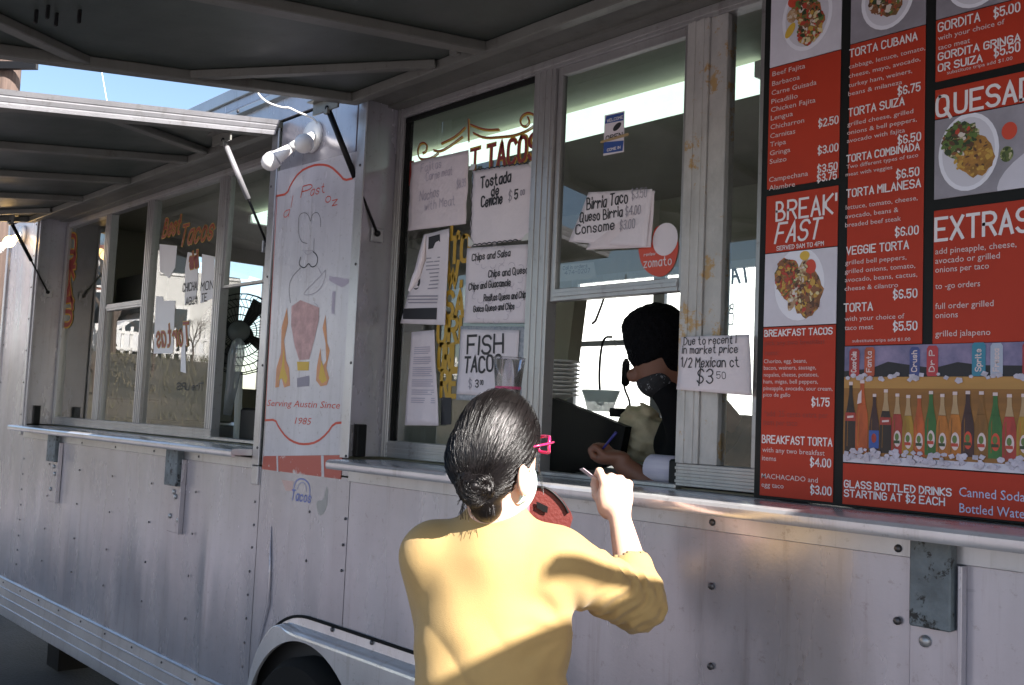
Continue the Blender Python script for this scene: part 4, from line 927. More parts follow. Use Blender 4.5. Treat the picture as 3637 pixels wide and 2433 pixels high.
def write(sheet, m, lines, nm='lettering', pre=None):
    o, info = sheet; mb = pre or MB()
    for ln in lines:
        kw = dict(jit=.06); 
        if len(ln) > 4: kw.update(ln[4])
        stroke_text(mb, ln[0], ln[1][0], ln[1][1], ln[1][2], ln[2], ln[3], 0., **kw)
    mb.v = on_sheet(info, mb.v); return mb.obj(nm, M[m] if isinstance(m, str) else m, o)
s1 = curl_sheet('paper_notice', [(-2.9446, 2.5255), (-2.6118, 2.5156), (-2.611, 2.258), (-2.9417, 2.2694)], M['paper2'], YP, 'faded handwritten nachos notice, upper left sheet on the first window pane', wav=.002)
write(s1, 'palegrey', [('Fajitas', (-2.8797, 2.4783, -2.7649), .03, .0022), ('Carne meat', (-2.8484, 2.4410, -2.6940), .03, .0022), ('$8.99', (-2.6679, 2.3888, -2.6207), .028, .002), ('Nachos', (-2.8789, 2.3729, -2.7644), .036, .003), ('with Meat', (-2.8435, 2.3330, -2.6748), .032, .0024)])
s2 = curl_sheet('paper_notice', [(-2.5869, 2.4388), (-2.2796, 2.4151), (-2.2786, 2.1717), (-2.5821, 2.1753)], M['paper'], YP-.001, 'white notice with bold Tostada de Ceviche writing and scalloped dark edges', wav=.003)
wv = MB()
def zig(a, b, n_, am, w_, y=0., mb=wv):
    pts = []
    for i in range(n_*6+1):
        t = i/(n_*6); x = a[0]+(b[0]-a[0])*t; z = a[1]+(b[1]-a[1])*t; s_ = abs(math.sin(t*n_*math.pi))*am
        dx, dz = b[0]-a[0], b[1]-a[1]; L_ = math.hypot(dx, dz); pts.append((x-dz/L_*s_, z+dx/L_*s_))
    mb.ribbon(pts, w_, y)
zig(*[(-2.5704, 2.4362), (-2.2997, 2.4175)], 11, .004, .004); zig(*[(-2.5624, 2.1765), (-2.3413, 2.1718)], 9, .004, .004); zig(*[(-2.5878, 2.4319), (-2.5817, 2.2084)], 7, .004, .003); zig(*[(-2.275, 2.2963), (-2.2804, 2.202)], 4, .003, .004)
write(s2, 'ink', [('Tostada', (-2.5379, 2.3709, -2.3892), .036, .0062), ('de', (-2.4823, 2.3349, -2.4464), .032, .0055), ('Ceviche', (-2.5312, 2.3039, -2.4242), .034, .0062), ('5', (-2.3627, 2.3078, -2.3498), .03, .005)], pre=wv)
write(s2, 'greyink', [('$', (-2.3919, 2.3083, -2.3769), .032, .003), ('00', (-2.3365, 2.3176, -2.3174), .016, .003)])
for q in ([(-2.6013, 2.4411), (-2.5727, 2.4389), (-2.5669, 2.4565), (-2.5899, 2.4603)], [(-2.3029, 2.418), (-2.2752, 2.4244), (-2.2688, 2.3994), (-2.2856, 2.3912)], [(-2.5876, 2.2114), (-2.5872, 2.1767), (-2.552, 2.1778), (-2.5636, 2.1927)], [(-2.3073, 2.1834), (-2.277, 2.1973), (-2.2752, 2.167), (-2.322, 2.1676)]): MB().prism_y(q, .170, .1704).obj('tape', M['tape'], s2[0])
s3 = curl_sheet('paper_notice', [(-2.5976, 2.1731), (-2.2887, 2.1555), (-2.2901, 1.905), (-2.5932, 1.9175)], M['paper'], YP, 'white chips and salsa notice with pencilled cloud outlines in the window')
s3o = s3[0]
cl = MB()
def cloud(c, rx, rz, n_=9):
    x0, z0 = c
    for i in range(n_):
        t = 2*math.pi*i/n_; px, pz = x0+rx*math.cos(t), z0+rz*math.sin(t)
        cl.ribbon([(px+.014*math.cos(t-1.6+k*.45), pz+.010*math.sin(t-1.6+k*.45)) for k in range(8)], .0012, 0)
for p_ in [(-2.4697, 2.1313), (-2.3793, 2.0637), (-2.4753, 2.0154)]: cloud(p_, .07, .03)
for p_ in [(-2.3872, 1.9859), (-2.444, 1.9495)]: cloud(p_, .075, .032)
write(s3, 'palegrey', [], 'cloud_outline', cl)
write(s3, 'ink', [('Chips and Salsa', (-2.5661, 2.1257, -2.3754), .022, .0036), ('Chips and Queso', (-2.4774, 2.0629, -2.2916), .022, .0036), ('Chips and Guacamole', (-2.5767, 2.0279, -2.3703), .022, .0036), ('Rositas Queso and Chips', (-2.4938, 1.9849, -2.2843), .021, .0034), ('Guaco Queso and Chips', (-2.5433, 1.9518, -2.3461), .020, .0034)])
s4b = curl_sheet('sign_card', [(-2.6139, 1.9078), (-2.2727, 1.8919), (-2.2889, 1.6557), (-2.6204, 1.658)], M['bluegrey'], YP-.0005, 'grey bordered card with large FISH TACOS lettering, lowest white sign in the window', 'notice', bulge=.002)
s4 = curl_sheet('paper_sheet', [(-2.6002, 1.8958), (-2.3136, 1.882), (-2.3171, 1.6679), (-2.6075, 1.6777)], M['paper'], YP-.0060, 'x', bulge=.002)
for k in ('label', 'category'): del s4[0][k]
s4[0].parent = s4b[0]
write(s4, 'ink', [('FISH', (-2.5644, 1.8113, -2.3854), .058, .0085), ('TACOS', (-2.5743, 1.7529, -2.3944), .05, .008), ('3', (-2.5134, 1.7022, -2.4997), .024, .004), ('00', (-2.4914, 1.7098, -2.4758), .014, .0025)]); write(s4, 'greyink', [('$', (-2.5456, 1.6993, -2.5325), .028, .003)])
# printed flyer whose left edge has curled over
s5 = curl_sheet('printed_flyer', [(-2.8401, 2.2449), (-2.6999, 2.2519), (-2.6948, 1.9139), (-2.9487, 1.9306)], M['paper'], YP-.002, 'printed flyer with black header and its left edge curled over, middle of the first pane', bulge=.008)
f5 = MB()
def blk(mb, q, y=0.): 
    n_ = len(q); mb.add([(x, y, z) for x, z in q], [tuple(range(n_))])
blk(f5, [(-2.81, 2.2329), (-2.7463, 2.2366), (-2.7427, 2.1913), (-2.8096, 2.1893)])
write(s5, 'ink', [], 'printed_block', f5); f5 = MB(); blk(f5, [(-2.9352, 1.9836), (-2.7433, 1.9767), (-2.7431, 1.9356), (-2.9335, 1.9452)]); write(s5, 'ink', [], 'printed_block', f5)
f6 = MB()
for (ax, az, bx, bz) in [(360, 1340+i*27, 448, 1325+i*27) for i in range(8)]:
    pass
L5 = [(-2.8132, 2.1562), (-2.7436, 2.1547)]
for i in range(9): 
    x0_, z0_ = L5[0]; x1_, z1_ = L5[1]; f6.ribbon([(x0_, z0_-i*.0135), (x1_-.002*(i % 3), z1_-i*.0135)], .0042, 0)
for q in ([(-2.9185, 2.0279), (-2.7443, 2.0179)], [(-2.9092, 2.015), (-2.7434, 2.0065)], [(-2.9042, 2.0035), (-2.7463, 1.9953)]): f6.ribbon(q, .005, 0)
write(s5, 'greyink', [], 'printed_text', f6)
f7 = MB(); cc = (-2.8661, 2.0781); blk(f7, disc(cc[0], cc[1], .022, .03)); write(s5, 'ink', [], 'round_emblem', f7)
f8 = MB(); blk(f8, disc(cc[0], cc[1]-.004, .012, .012)); blk(f8, disc(cc[0], cc[1]-.02, .015, .005)); f8.v = [(x, y-.0005, z) for x, y, z in f8.v]; write(s5, 'paper2', [], 'emblem_mark', f8)
MB().tube([(-2.2722, -0.2451, 2.1151), (-2.2792, -0.2452, 2.0475), (-2.2936, -0.2552, 1.9968), (-2.3091, -0.2673, 1.9536)], [.002, .009, .012, .004], 8, False).obj('curled_edge', M['paper2'], s5[0], smooth=True)
s6 = curl_sheet('printed_sheet', [(-2.8887, 1.897), (-2.7578, 1.9004), (-2.6976, 1.5685), (-2.9029, 1.564)], M['paper2'], YP-.001, 'curling printed sheet with small grey text hanging lowest at the left of the window', bulge=.006)
f9 = MB(); a6 = [(-2.8646, 1.8407), (-2.7762, 1.8433)]; b6 = [(-2.8697, 1.6462), (-2.7262, 1.6463)]
for i in range(28):
    if i in (4, 9, 15, 20, 24): continue
    t = i/27; w0 = a6[0][0]+(b6[0][0]-a6[0][0])*t; w1 = a6[1][0]+(b6[1][0]-a6[1][0])*t-(.012 if i % 5 == 3 else 0); zz = a6[0][1]+(b6[0][1]-a6[0][1])*t; f9.ribbon([(w0, zz), (w1, zz)], .0032, 0)
write(s6, 'palegrey', [], 'printed_text', f9)
s7b = curl_sheet('paper_notice', [(-1.9666, 2.2697), (-1.782, 2.2542), (-1.7896, 2.095), (-2.0344, 2.1112)], M['paper2'], .176, 'back sheet behind the birria taco price notice, its right edge showing')
s7 = curl_sheet('paper_notice', [(-2.0322, 2.2843), (-1.7887, 2.2597), (-1.8026, 2.0963), (-2.1069, 2.143)], M['paper'], .172, 'handwritten birria taco and consome price notice on the raised sash glass')
write(s7, 'ink', [('Birria Taco', (-2.0371, 2.2324, -1.8781), .034, .0042), ('Queso Birria', (-2.0635, 2.1960, -1.8966), .028, .004), ('Consome', (-2.0782, 2.1609, -1.9259), .028, .004)])
write(s7, 'greyink', [('$3.50', (-1.8618, 2.2397, -1.8073), .028, .0020), ('$4.00', (-1.8834, 2.1945, -1.8277), .026, .0025), ('$3.00', (-1.9020, 2.1552, -1.8459), .026, .0025)])
s8 = curl_sheet('paper_notice', [(-1.6548, 1.8376), (-1.4393, 1.8367), (-1.4273, 1.684), (-1.6602, 1.6983)], M['paper'], .15, 'handwritten Mexican coke price notice taped across the peeling window post', bulge=.006)
write(s8, 'ink', [('Due to recent i', (-1.6433, 1.8157, -1.4770), .020, .0026), ('in market price', (-1.6461, 1.7923, -1.4714), .020, .0026), ('1/2 Mexican ct', (-1.6480, 1.7572, -1.4675), .024, .003), ('$3', (-1.5907, 1.7140, -1.5429), .036, .0034), ('50', (-1.5317, 1.7264, -1.5055), .017, .0017)])
# small stickers
def sticker(name, q, m, y, lab, cat='sticker'):
    o = MB().prism_y(q, y-.0008, y).obj(name, m); tag(o, lab, cat); return o
k1 = sticker('window_sticker', [(-1.9938, 2.5142), (-1.9159, 2.512), (-1.9131, 2.3897), (-1.9936, 2.3916)], M['paper'], .1865, 'small blue and white open sign sticker high on the raised sash glass')
for q in ([(-1.9864, 2.51), (-1.9185, 2.5082), (-1.9181, 2.4846), (-1.9911, 2.488)], [(-1.9927, 2.4322), (-1.9146, 2.4235), (-1.9174, 2.3936), (-1.9925, 2.3979)]): MB().prism_y(q, .1848, .1855).obj('blue_band', M['bluepaper'], k1)
MB().prism_y(disc(*(-1.9419, 2.4699), .017, .009, .5), .1845, .1855).obj('dark_emblem', M['ink'], k1); MB().prism_y([(-2.0046, 2.4381), (-1.8955, 2.4429), (-1.8951, 2.4343), (-2.0056, 2.4307)], .1838, .1846).obj('tape', mat('brown_tape', (.40, .28, .14), .5), k1)
letters('lettering', k1, M['ink'], [('OPEN', (-1.9844, 2.4357, -1.9206), .013, .003, .1848)])
letters('lettering', k1, M['menuwhite'], [('WELCOME', (-1.9820, 2.4908, -1.9204), .008, .002, .1845), ('COME IN', (-1.9777, 2.4023, -1.9261), .007, .002, .1845)])
q = chaikin([(-1.7972, 2.0971), (-1.7928, 2.1475), (-1.7676, 2.1588), (-1.7291, 2.1453), (-1.703, 2.1125), (-1.7015, 2.0727), (-1.7184, 2.0296), (-1.7551, 2.0076), (-1.8005, 2.0212), (-1.8311, 2.0492), (-1.8442, 2.0915), (-1.8433, 2.1017)], 2, True)
k2 = sticker('round_sticker', q, M['redpaint'], .1862, 'red balloon shaped sticker with a white spoon on the raised sash glass')
MB().prism_y(disc(*(-1.748, 2.1148), .044, .046), .1845, .1852).obj('white_spoon', M['paper'], k2); letters('lettering', k2, M['paper2'], [('zomato', (-1.8221, 2.0421, -1.7239), .024, .0032, .1848)])
letters('lettering', k2, M['paper2'], [('review', (-1.8223, 2.0741, -1.7820), .009, .0015, .1848)])
k3 = sticker('phone_note', [(-2.1653, 2.0811), (-2.0257, 2.0771), (-2.0087, 2.0273), (-2.1781, 2.0291)], mat('old_note', (.42, .40, .36), .7, var=.2), .196, 'faded phone number note behind the lower corner of the raised sash')
letters('lettering', k3, M['ink'], [('Call in orders', (-2.1528, 2.0640, -2.0505), .011, .0018, .1945), ('474-0207', (-2.1442, 2.0478, -2.0387), .012, .002, .1945)])
# painted lettering on the glass (belongs to the window)
YG = .1842
letters('red_lettering', win2, M['yellow_letter'], [('TACOS', (-2.5237, 2.4324, -2.2754), .082, .017, YG, dict(slant=.0)), ('T', (-2.6116, 2.4417, -2.5636), .075, .015, YG)])
letters('red_lettering', win2, M['red_letter'], [('TACOS', (-2.5183, 2.4349, -2.2830), .078, .012, YG-.0006, dict()), ('T', (-2.6073, 2.4433, -2.5701), .070, .010, YG-.0006), ('E', (-2.9568, 2.4482, -2.9436), .08, .012, YG-.0006)])
sc_ = MB(); sy_ = MB()
for q in ([(-2.2913, 2.5358), (-2.2834, 2.5606), (-2.31, 2.5858), (-2.3389, 2.593), (-2.3642, 2.5855), (-2.3693, 2.5641), (-2.3424, 2.5455), (-2.3208, 2.5569), (-2.3316, 2.5768)], [(-2.295, 2.5453), (-2.3257, 2.5335), (-2.3897, 2.5276), (-2.4565, 2.5354), (-2.5465, 2.5474), (-2.6054, 2.577)], [(-2.4719, 2.5635), (-2.5343, 2.573), (-2.585, 2.592), (-2.6206, 2.6083)], [(-2.6509, 2.6046), (-2.7009, 2.5805), (-2.7801, 2.5706)],
          [(-2.6633, 2.5735), (-2.7439, 2.5495), (-2.7895, 2.5429), (-2.8257, 2.555)], [(-2.797, 2.5393), (-2.8352, 2.5261), (-2.8998, 2.5319), (-2.9222, 2.5557), (-2.9169, 2.59), (-2.8888, 2.5951), (-2.8635, 2.5805), (-2.8696, 2.5567), (-2.8896, 2.5552)], [(-2.6345, 2.63), (-2.6289, 2.553)]):
    MB().ribbon(chaikin([(x+.004, z-.005) for x, z in q], 2), .007, YG).obj('painted_scroll', M['yellow_letter'], win2); MB().ribbon(chaikin(q, 2), .0045, YG-.0006).obj('painted_scroll', M['red_letter'], win2)
yl = []
for t_, T_ in (('I,', (-2.6976, 2.2209, -2.6590)), ('ITO', (-2.7118, 2.1328, -2.5983)), ('W.', (-2.7067, 2.0475, -2.6316)), ('SA', (-2.7107, 1.9440, -2.6152)), ('ORI', (-2.7466, 1.8554, -2.6246)), ('ORL', (-2.7354, 1.7626, -2.6307)), ('RE', (-2.7132, 1.6704, -2.6324))):
    yl.append((t_, T_, .085, .017, YG, dict(sm=1)))
letters('yellow_lettering', win2, M['yellow_letter'], yl)
MB().prism_y([(-2.7091, 1.6653), (-2.6538, 1.666), (-2.6504, 1.5748), (-2.7054, 1.5707)], .1840, .1846).obj('dark_patch', M['ink'], win2)
# left window: flame lettering and white shapes painted on the panes as bright reflections
pw = mat('white_reflection_paint', (.74, .74, .78), .5)
for q in ([(-5.2011, 2.4536), (-4.9764, 2.4213), (-4.98, 2.3089), (-5.0492, 2.258), (-5.1712, 2.3058)], [(-4.8401, 2.3753), (-4.7128, 2.3541), (-4.7, 2.2044), (-4.7093, 2.1332), (-4.833, 2.1043), (-4.8582, 2.2894)], [(-4.6718, 2.3502), (-4.5305, 2.3237), (-4.5143, 2.1213), (-4.6543, 2.1032)], [(-5.1996, 2.173), (-5.1128, 2.1656), (-5.0976, 2.1428), (-4.9514, 2.1342), (-4.9352, 1.8627), (-5.1766, 1.8656)], [(-4.8354, 2.0133), (-4.7584, 2.028), (-4.7608, 1.9382), (-4.7968, 1.9032), (-4.7636, 1.759), (-4.8277, 1.7683), (-4.839, 1.9043)]): MB().prism_y(q, YG, YG+.001).obj('painted_white_reflection', pw, win1)
letters('lettering', win1, M['ink'], [('CHICHA', (-4.8662, 2.1742, -4.7046), .040, .006, YG-.001), ('AGUA', (-4.8185, 2.1045, -4.6946), .036, .006, YG-.001), ('MON', (-4.6581, 2.1664, -4.5207), .040, .006, YG-.001), ('TE', (-4.6416, 2.1119, -4.5865), .036, .006, YG-.001), ('The URS', (-4.8555, 1.6769, -4.5599), .034, .006, YG-.001, dict(mirror=True))])
for tx_, T_, h_, sl_, mi_ in (('Best', (-5.1676, 2.4868, -4.9539), .09, .35, False), ('Tacos', (-4.9439, 2.4172, -4.5724), .10, .35, False), ('Tortas', (-5.1334, 1.9016, -4.7373), .11, .3, True), ('Tortas', (-4.7944, 2.2889, -4.6934), .08, .3, True)):
    letters('flame_lettering', win1, M['yellow_letter'], [(tx_, T_, h_, .022, YG-.0012, dict(slant=sl_, mirror=mi_))]); letters('flame_lettering', win1, M['red_letter'], [(tx_, T_, h_, .013, YG-.002, dict(slant=sl_, mirror=mi_))])
for i_, (ch_, T_) in enumerate((('T', (-6.7134, 2.5923, -6.5225)), ('O', (-6.6875, 2.4801, -6.5079)), ('R', (-6.6770, 2.3751, -6.4947)), ('T', (-6.6630, 2.2707, -6.4849)), ('A', (-6.6573, 2.1728, -6.4763)), ('S', (-6.6483, 2.0753, -6.4744)))):
    letters('column_lettering', win1, M['yellow_letter'], [(ch_, T_, .17, .045, YG-.0012)]); letters('column_lettering', win1, M['red_letter'], [(ch_, T_, .17, .026, YG-.002)])

# ---------------------------------------------------------------- lamps
def twin_lamp(x, z, lab, lit=False, sc=1.):
    t = empty('wall_lamp', lab, 'lamp', (x, 0, z), 'twin bulb lamps on the truck wall')
    MB().lathe([(.062, 0), (.062, .012), (.055, .02), (.03, .022), (.02, .024)], (0, -.001, 0), (0, -1, 0), 28).obj('base_plate', M['white'], t, smooth=True)
    for (d, on) in (((-.44, -.63, -.63), False), ((.66, -.58, -.45), lit)):
        d = Vector(d).normalized(); s0 = Vector((-.022 if d.x < 0 else .018, -.02, 0))
        MB().tube([s0, s0+d*.05, s0+d*.075], [.014, .017, .019], 14).obj('socket', M['white'], t, smooth=True)
        b = MB().lathe([(.016, 0), (.019, .01), (.027, .06), (.030, .068), (.032, .070), (.036, .085), (.033, .108), (.022, .124), (.006, .131)], s0+d*.075, d, 22)
        b.obj('bulb', M['litbulb'] if on else M['bulb'], t, smooth=True); MB().lathe([(.0305, .066), (.0335, .067), (.0335, .072), (.031, .073)], s0+d*.075, d, 22).obj('bulb_ring', M['trim'], t, smooth=True)
    return t
twin_lamp(-3.345, 2.655, 'twin white bulb lamp on the wall above the chef sign')
twin_lamp(-6.96, 2.665, 'twin bulb lamp with one glowing bulb on the far left wall', True)
cb = MB().tube(chaikin([(-3.2763, -0.2947, 2.7735), (-3.2716, -0.2853, 2.7372), (-3.2534, -0.262, 2.7102), (-3.2309, -0.2358, 2.6975), (-3.2102, -0.212, 2.6904), (-3.1968, -0.1975, 2.6924), (-3.1782, -0.1753, 2.6784), (-3.1557, -0.1491, 2.6669), (-3.137, -0.1271, 2.6557), (-3.1299, -0.1173, 2.6393)], 2), .0035, 6).obj('power_cord', M['white'], smooth=True)
tag(cb, 'thin white cord running from the awning to the bulb lamp above the chef sign', 'cord')

# ---------------------------------------------------------------- things inside the truck
t = empty('ceiling_light', 'long greenish fluorescent light on the truck ceiling behind the raised sash', 'light', (-2.9, .9, 2.83))
MB().prism_x([(-.09, 0), (-.075, -.05), (.075, -.05), (.09, 0)], -1.0, 1.0).obj('diffuser', M['tube'], t); MB().box(-1.03, -1.0, -.095, .095, -.055, 0, .003).box(1.0, 1.03, -.095, .095, -.055, 0, .003).obj('end_cap', M['white'], t)
t = empty('ceiling_light', 'fluorescent light on the truck ceiling seen through the left windows', 'light', (-5.2, 1.1, 2.83))
MB().prism_x([(-.09, 0), (-.075, -.05), (.075, -.05), (.09, 0)], -.6, .6).obj('diffuser', M['tube'], t); MB().box(-.63, -.6, -.095, .095, -.055, 0, .003).box(.6, .63, -.095, .095, -.055, 0, .003).obj('end_cap', M['white'], t)
t = empty('exhaust_hood', 'stainless kitchen hood along the back wall of the truck', 'hood', (-5.4, 1.9, 2.2))
MB().prism_x([(-.35, 0), (.39, 0), (.39, .55), (.0, .55), (-.35, .12)], -1.1, 1.1).obj('hood_shell', M['steel'], t); MB().box(-1.1, 1.1, -.37, -.35, -.01, .05, .003).obj('hood_lip', M['trim'], t)
t = empty('stove', 'steel stove with round knobs standing inside the truck', 'stove', (-5.55, .95, .5))
MB().box(-.75, .75, -.3, .3, 0, 1.0, .01).obj('body', M['steel'], t)
t = empty('oven_cabinet', 'grey kitchen appliance with four round knobs behind the open pane', 'appliance', (-6.55, .8, 1.5))
MB().box(-.35, .5, -.2, .3, 0, .95, .01).obj('body', mat('appliance_grey', (.16, .16, .145), .5, var=.2), t)
MB().box(-.34, .49, -.203, -.2, .42, .428).box(-.34, .49, -.203, -.2, .12, .128).obj('joint', M['black'], t)
for x, z in ((.12, .33), (.40, .33), (.12, .20), (.40, .20)): MB().lathe([(.0, .02), (.022, .018), (.024, 0)], (x, -.2, z), (0, -1, 0), 16, cap=False).obj('knob', M['black'], t, smooth=True)
t = empty('prep_table', 'steel prep table along the back wall of the truck', 'table', (-3.2, 1.95, .5))
MB().box(-1.1, 1.6, -.3, .3, .85, .89, .004).obj('table_top', M['steel'], t)
for x in (-1.05, 1.55):
    for y in (-.26, .26): MB().box(x-.02, x+.02, y-.02, y+.02, 0, .85).obj('leg', M['steel'], t)
# round fan in the left opening
fc = Vector((-4.8375, 0.5068, 1.9878))
fax = Vector((.80, -.58, .05)).normalized()
t = empty('fan', 'black round cage fan in the open bay of the left window', 'fan', fc)
e1 = fax.orthogonal().normalized(); e2 = fax.cross(e1)
cg = MB(); RF = .215
def ring(mb, r_, off, w): 
    mb.tube([e1*math.cos(a*.2618)*r_+e2*math.sin(a*.2618)*r_+fax*off for a in range(25)], w, 5, False)
for rr, of in ((RF, 0), (RF*.97, .035), (RF*.82, .06), (RF*.62, .075), (RF*.42, .085), (RF*.27, .088)): ring(cg, rr, of, .0032)
for k in range(44):
    a = k*2*math.pi/44; d = e1*math.cos(a)+e2*math.sin(a); d2 = e1*math.cos(a+.22)+e2*math.sin(a+.22)
    cg.tube([d*RF*.25+fax*.088, d*RF*.6+fax*.078, d2*RF*.85+fax*.058, d2*RF+fax*.0], .0019, 4, False)
cg.obj('cage', M['black'], t)
MB().lathe([(.0, .1), (.045, .098), (.058, .09), (.058, .07)], (0, 0, 0), fax, 22, cap=False).obj('hub_cover', mat('fan_hub', (.08, .09, .09), .4), t, smooth=True)
MB().lathe([(.02, -.10), (.05, -.10), (.055, -.04), (.03, .03)], (0, 0, 0), fax, 18).obj('motor', M['black'], t, smooth=True)
for k in range(4):
    a = k*math.pi/2+.4; bl2 = MB(); v = []
    for i in range(6):
        rr = .04+(.155)*i/5; w_ = .03+.035*i/5
        for s_ in (-1, 1):
            d = e1*math.cos(a+s_*w_/rr*.6)+e2*math.sin(a+s_*w_/rr*.6); v.append(d*rr+fax*(.02+s_*.014))
    bl2.add(v, [(2*i, 2*i+1, 2*i+3, 2*i+2) for i in range(5)]); o = bl2.obj('fan_blade', M['dark'], t, smooth=True)
MB().tube([Vector((0, 0, -.2)), Vector((-.02, .02, -.45)), Vector((-.02, .02, -1.6))], .02, 10).obj('stand', M['white'], t)
t = empty('plastic_bag', 'whitish plastic bag hanging below the round fan', 'bag', (0, 0, 0))
bagc = Vector((-4.5397, 0.332, 1.8202))
MB().lathe([(.01, .12), (.03, .10), (.04, .04), (.035, -.04), (.028, -.14), (.02, -.26)], bagc, (.15, .02, 1), 16).obj('bag_body', cloudy_mat('cloudy_bag', (.5, .52, .55), .6), t, smooth=True)
o = MB().box(-4.32, -3.75, .26, .55, 1.0, 1.60, .01).obj('storage_box', M['black']); tag(o, 'black box on the inner shelf at the bottom of the open left bay', 'box')
# items around the serving opening
o = MB().prism_y([(-2.3871, 1.6793), (-2.0579, 1.5935), (-2.0797, 1.4901), (-2.1599, 1.46), (-2.3837, 1.4188)], .40, .43).obj('tablet_stand', M['black']); tag(o, 'black slanted back of a tablet stand inside the serving opening', 'tablet')
a_, b_ = [(-1.8157, 1.4778), (-1.721, 1.484)]
c_, d_ = [(-1.7731, 1.5205), (-1.7698, 1.4401)]
rr = (c_[1]-d_[1])/2
t = empty('receipt_printer', 'black receipt printer with a fat white paper roll on the counter sill', 'printer', (a_[0], .24, c_[1]-rr))
MB().lathe([(.008, 0), (rr*.97, 0), (rr, .002), (rr, b_[0]-a_[0]-.002), (rr*.97, b_[0]-a_[0])], (0, 0, 0), (1, 0, 0), 36).obj('paper_roll', mat('receipt_paper', (.68, .63, .70), .7, col2=(.55, .50, .60), vscale=14, stretch=(.4, 5, 5)), t, smooth=True)
MB().box(b_[0]-a_[0]+.002, b_[0]-a_[0]+.05, -.05, .06, -rr, rr*.8, .006).obj('printer_body', M['black'], t)
t = empty('plate_stack', 'stack of white foam plates beside the inner window post', 'plates', (0, 0, 0))
pz = [(-2.3913, 1.8056), (-2.3841, 1.6776)]
for i in range(9):
    z = pz[1][1]+(pz[0][1]-pz[1][1])*i/9; MB().lathe([(.03, 0), (.06, .012), (.075, .014), (.075, .018), (.06, .017)], (pz[0][0]-.05, .48, z), (0, 0, 1), 20).obj('plate', M['white'], t, smooth=True)
o = MB().prism_y([(-2.4967, 2.0355), (-2.3937, 2.032), (-2.4207, 1.8118), (-2.4839, 1.8087)], .50, .56).obj('paper_towel_box', M['cream']); tag(o, 'beige dispenser box hanging behind the left side of the serving opening', 'dispenser')
cp = (-2.4194, 0.6741, 1.6774)
t = empty('deli_container', 'cloudy plastic tub standing on the back shelf behind the tablet', 'container', cp)
MB().lathe([(.045, -.035), (.055, .0), (.068, .035), (.070, .04), (.066, .041), (.05, 0)], (0, 0, 0), (0, 0, 1), 24).obj('tub', cloudy_mat('cloudy_plastic', (.75, .85, .9), .7), t, smooth=True); MB().tube([Vector((.02*math.cos(k*.5)-.0, -.0, .02*math.sin(k*.5)+.01)) for k in range(12)], .004, 6).obj('ring_handle', M['white'], t)
t = MB().box(-.05, .05, -.03, .03, -.015, .015, .004).obj('card_reader', M['black'], loc=Vector((-2.2609, 0.6294, 1.6394))); tag(t, 'small black card reader under a hanging cable in the serving opening', 'card reader')
c = MB().tube([(-2.6311, 0.9132, 2.1135), (-2.6454, 0.9039, 2.0561), (-2.6619, 0.8924, 1.9986), (-2.672, 0.8827, 1.9854)], .005, 6).obj('cable', M['black'], smooth=True); tag(c, 'black cable running down the upper left of the back window', 'cable')
c = MB().tube(chaikin([(-2.6191, 0.9466, 1.9386), (-2.6403, 0.9233, 1.9372), (-2.65, 0.9177, 1.8927), (-2.656, 0.9183, 1.8295), (-2.6587, 0.9227, 1.7666), (-2.6577, 0.9302, 1.7101)], 2), .005, 6).obj('cable', M['black'], smooth=True); tag(c, 'black cable hanging straight down left of the worker', 'cable')
c = MB().tube(chaikin([(-2.383, 0.7725, 1.8221), (-2.3936, 0.7642, 1.7924), (-2.3954, 0.7662, 1.7575), (-2.3932, 0.7726, 1.7229), (-2.3828, 0.788, 1.6888), (-2.3819, 0.7933, 1.6512)], 2), .004, 6).obj('cable', M['black'], smooth=True); tag(c, 'black cable with inline plug beside the face of the worker', 'cable')
pz_ = Vector((-2.3891, 0.7698, 1.7869)); MB().tube([pz_+Vector((0, 0, .05)), pz_+Vector((0, 0, .03)), pz_-Vector((0, 0, .04)), pz_-Vector((0, 0, .05))], [.006, .014, .015, .006], 10).obj('plug', M['black'], c, smooth=True)
# clear cup stack inside the first pane
cc = Vector((-2.193, 0.0256, 1.6924))
t = empty('plastic_cups', 'stack of clear plastic cups with a pink rim line behind the fish tacos card', 'cups', cc)
clear = glass_mat('clear_cup', (.80, .80, .85), dirt=.25)
MB().lathe([(.030, -.26), (.034, -.04), (.048, .088), (.050, .09), (.047, .088)], (0, 0, 0), (0, 0, 1), 26, cap=False).obj('cup', clear, t, smooth=True); MB().lathe([(.0385, -.004), (.0388, .0), (.0392, .004)], (0, 0, 0), (0, 0, 1), 26, cap=False).obj('pink_line', mat('pink_line', (.45, .06, .16), .4), t)
MB().lathe([(.030, -.26), (.045, -.24), (.045, -.30), (.0, -.30)], (0, 0, 0), (0, 0, 1), 20, cap=False).obj('cup_base', M['white'], t)

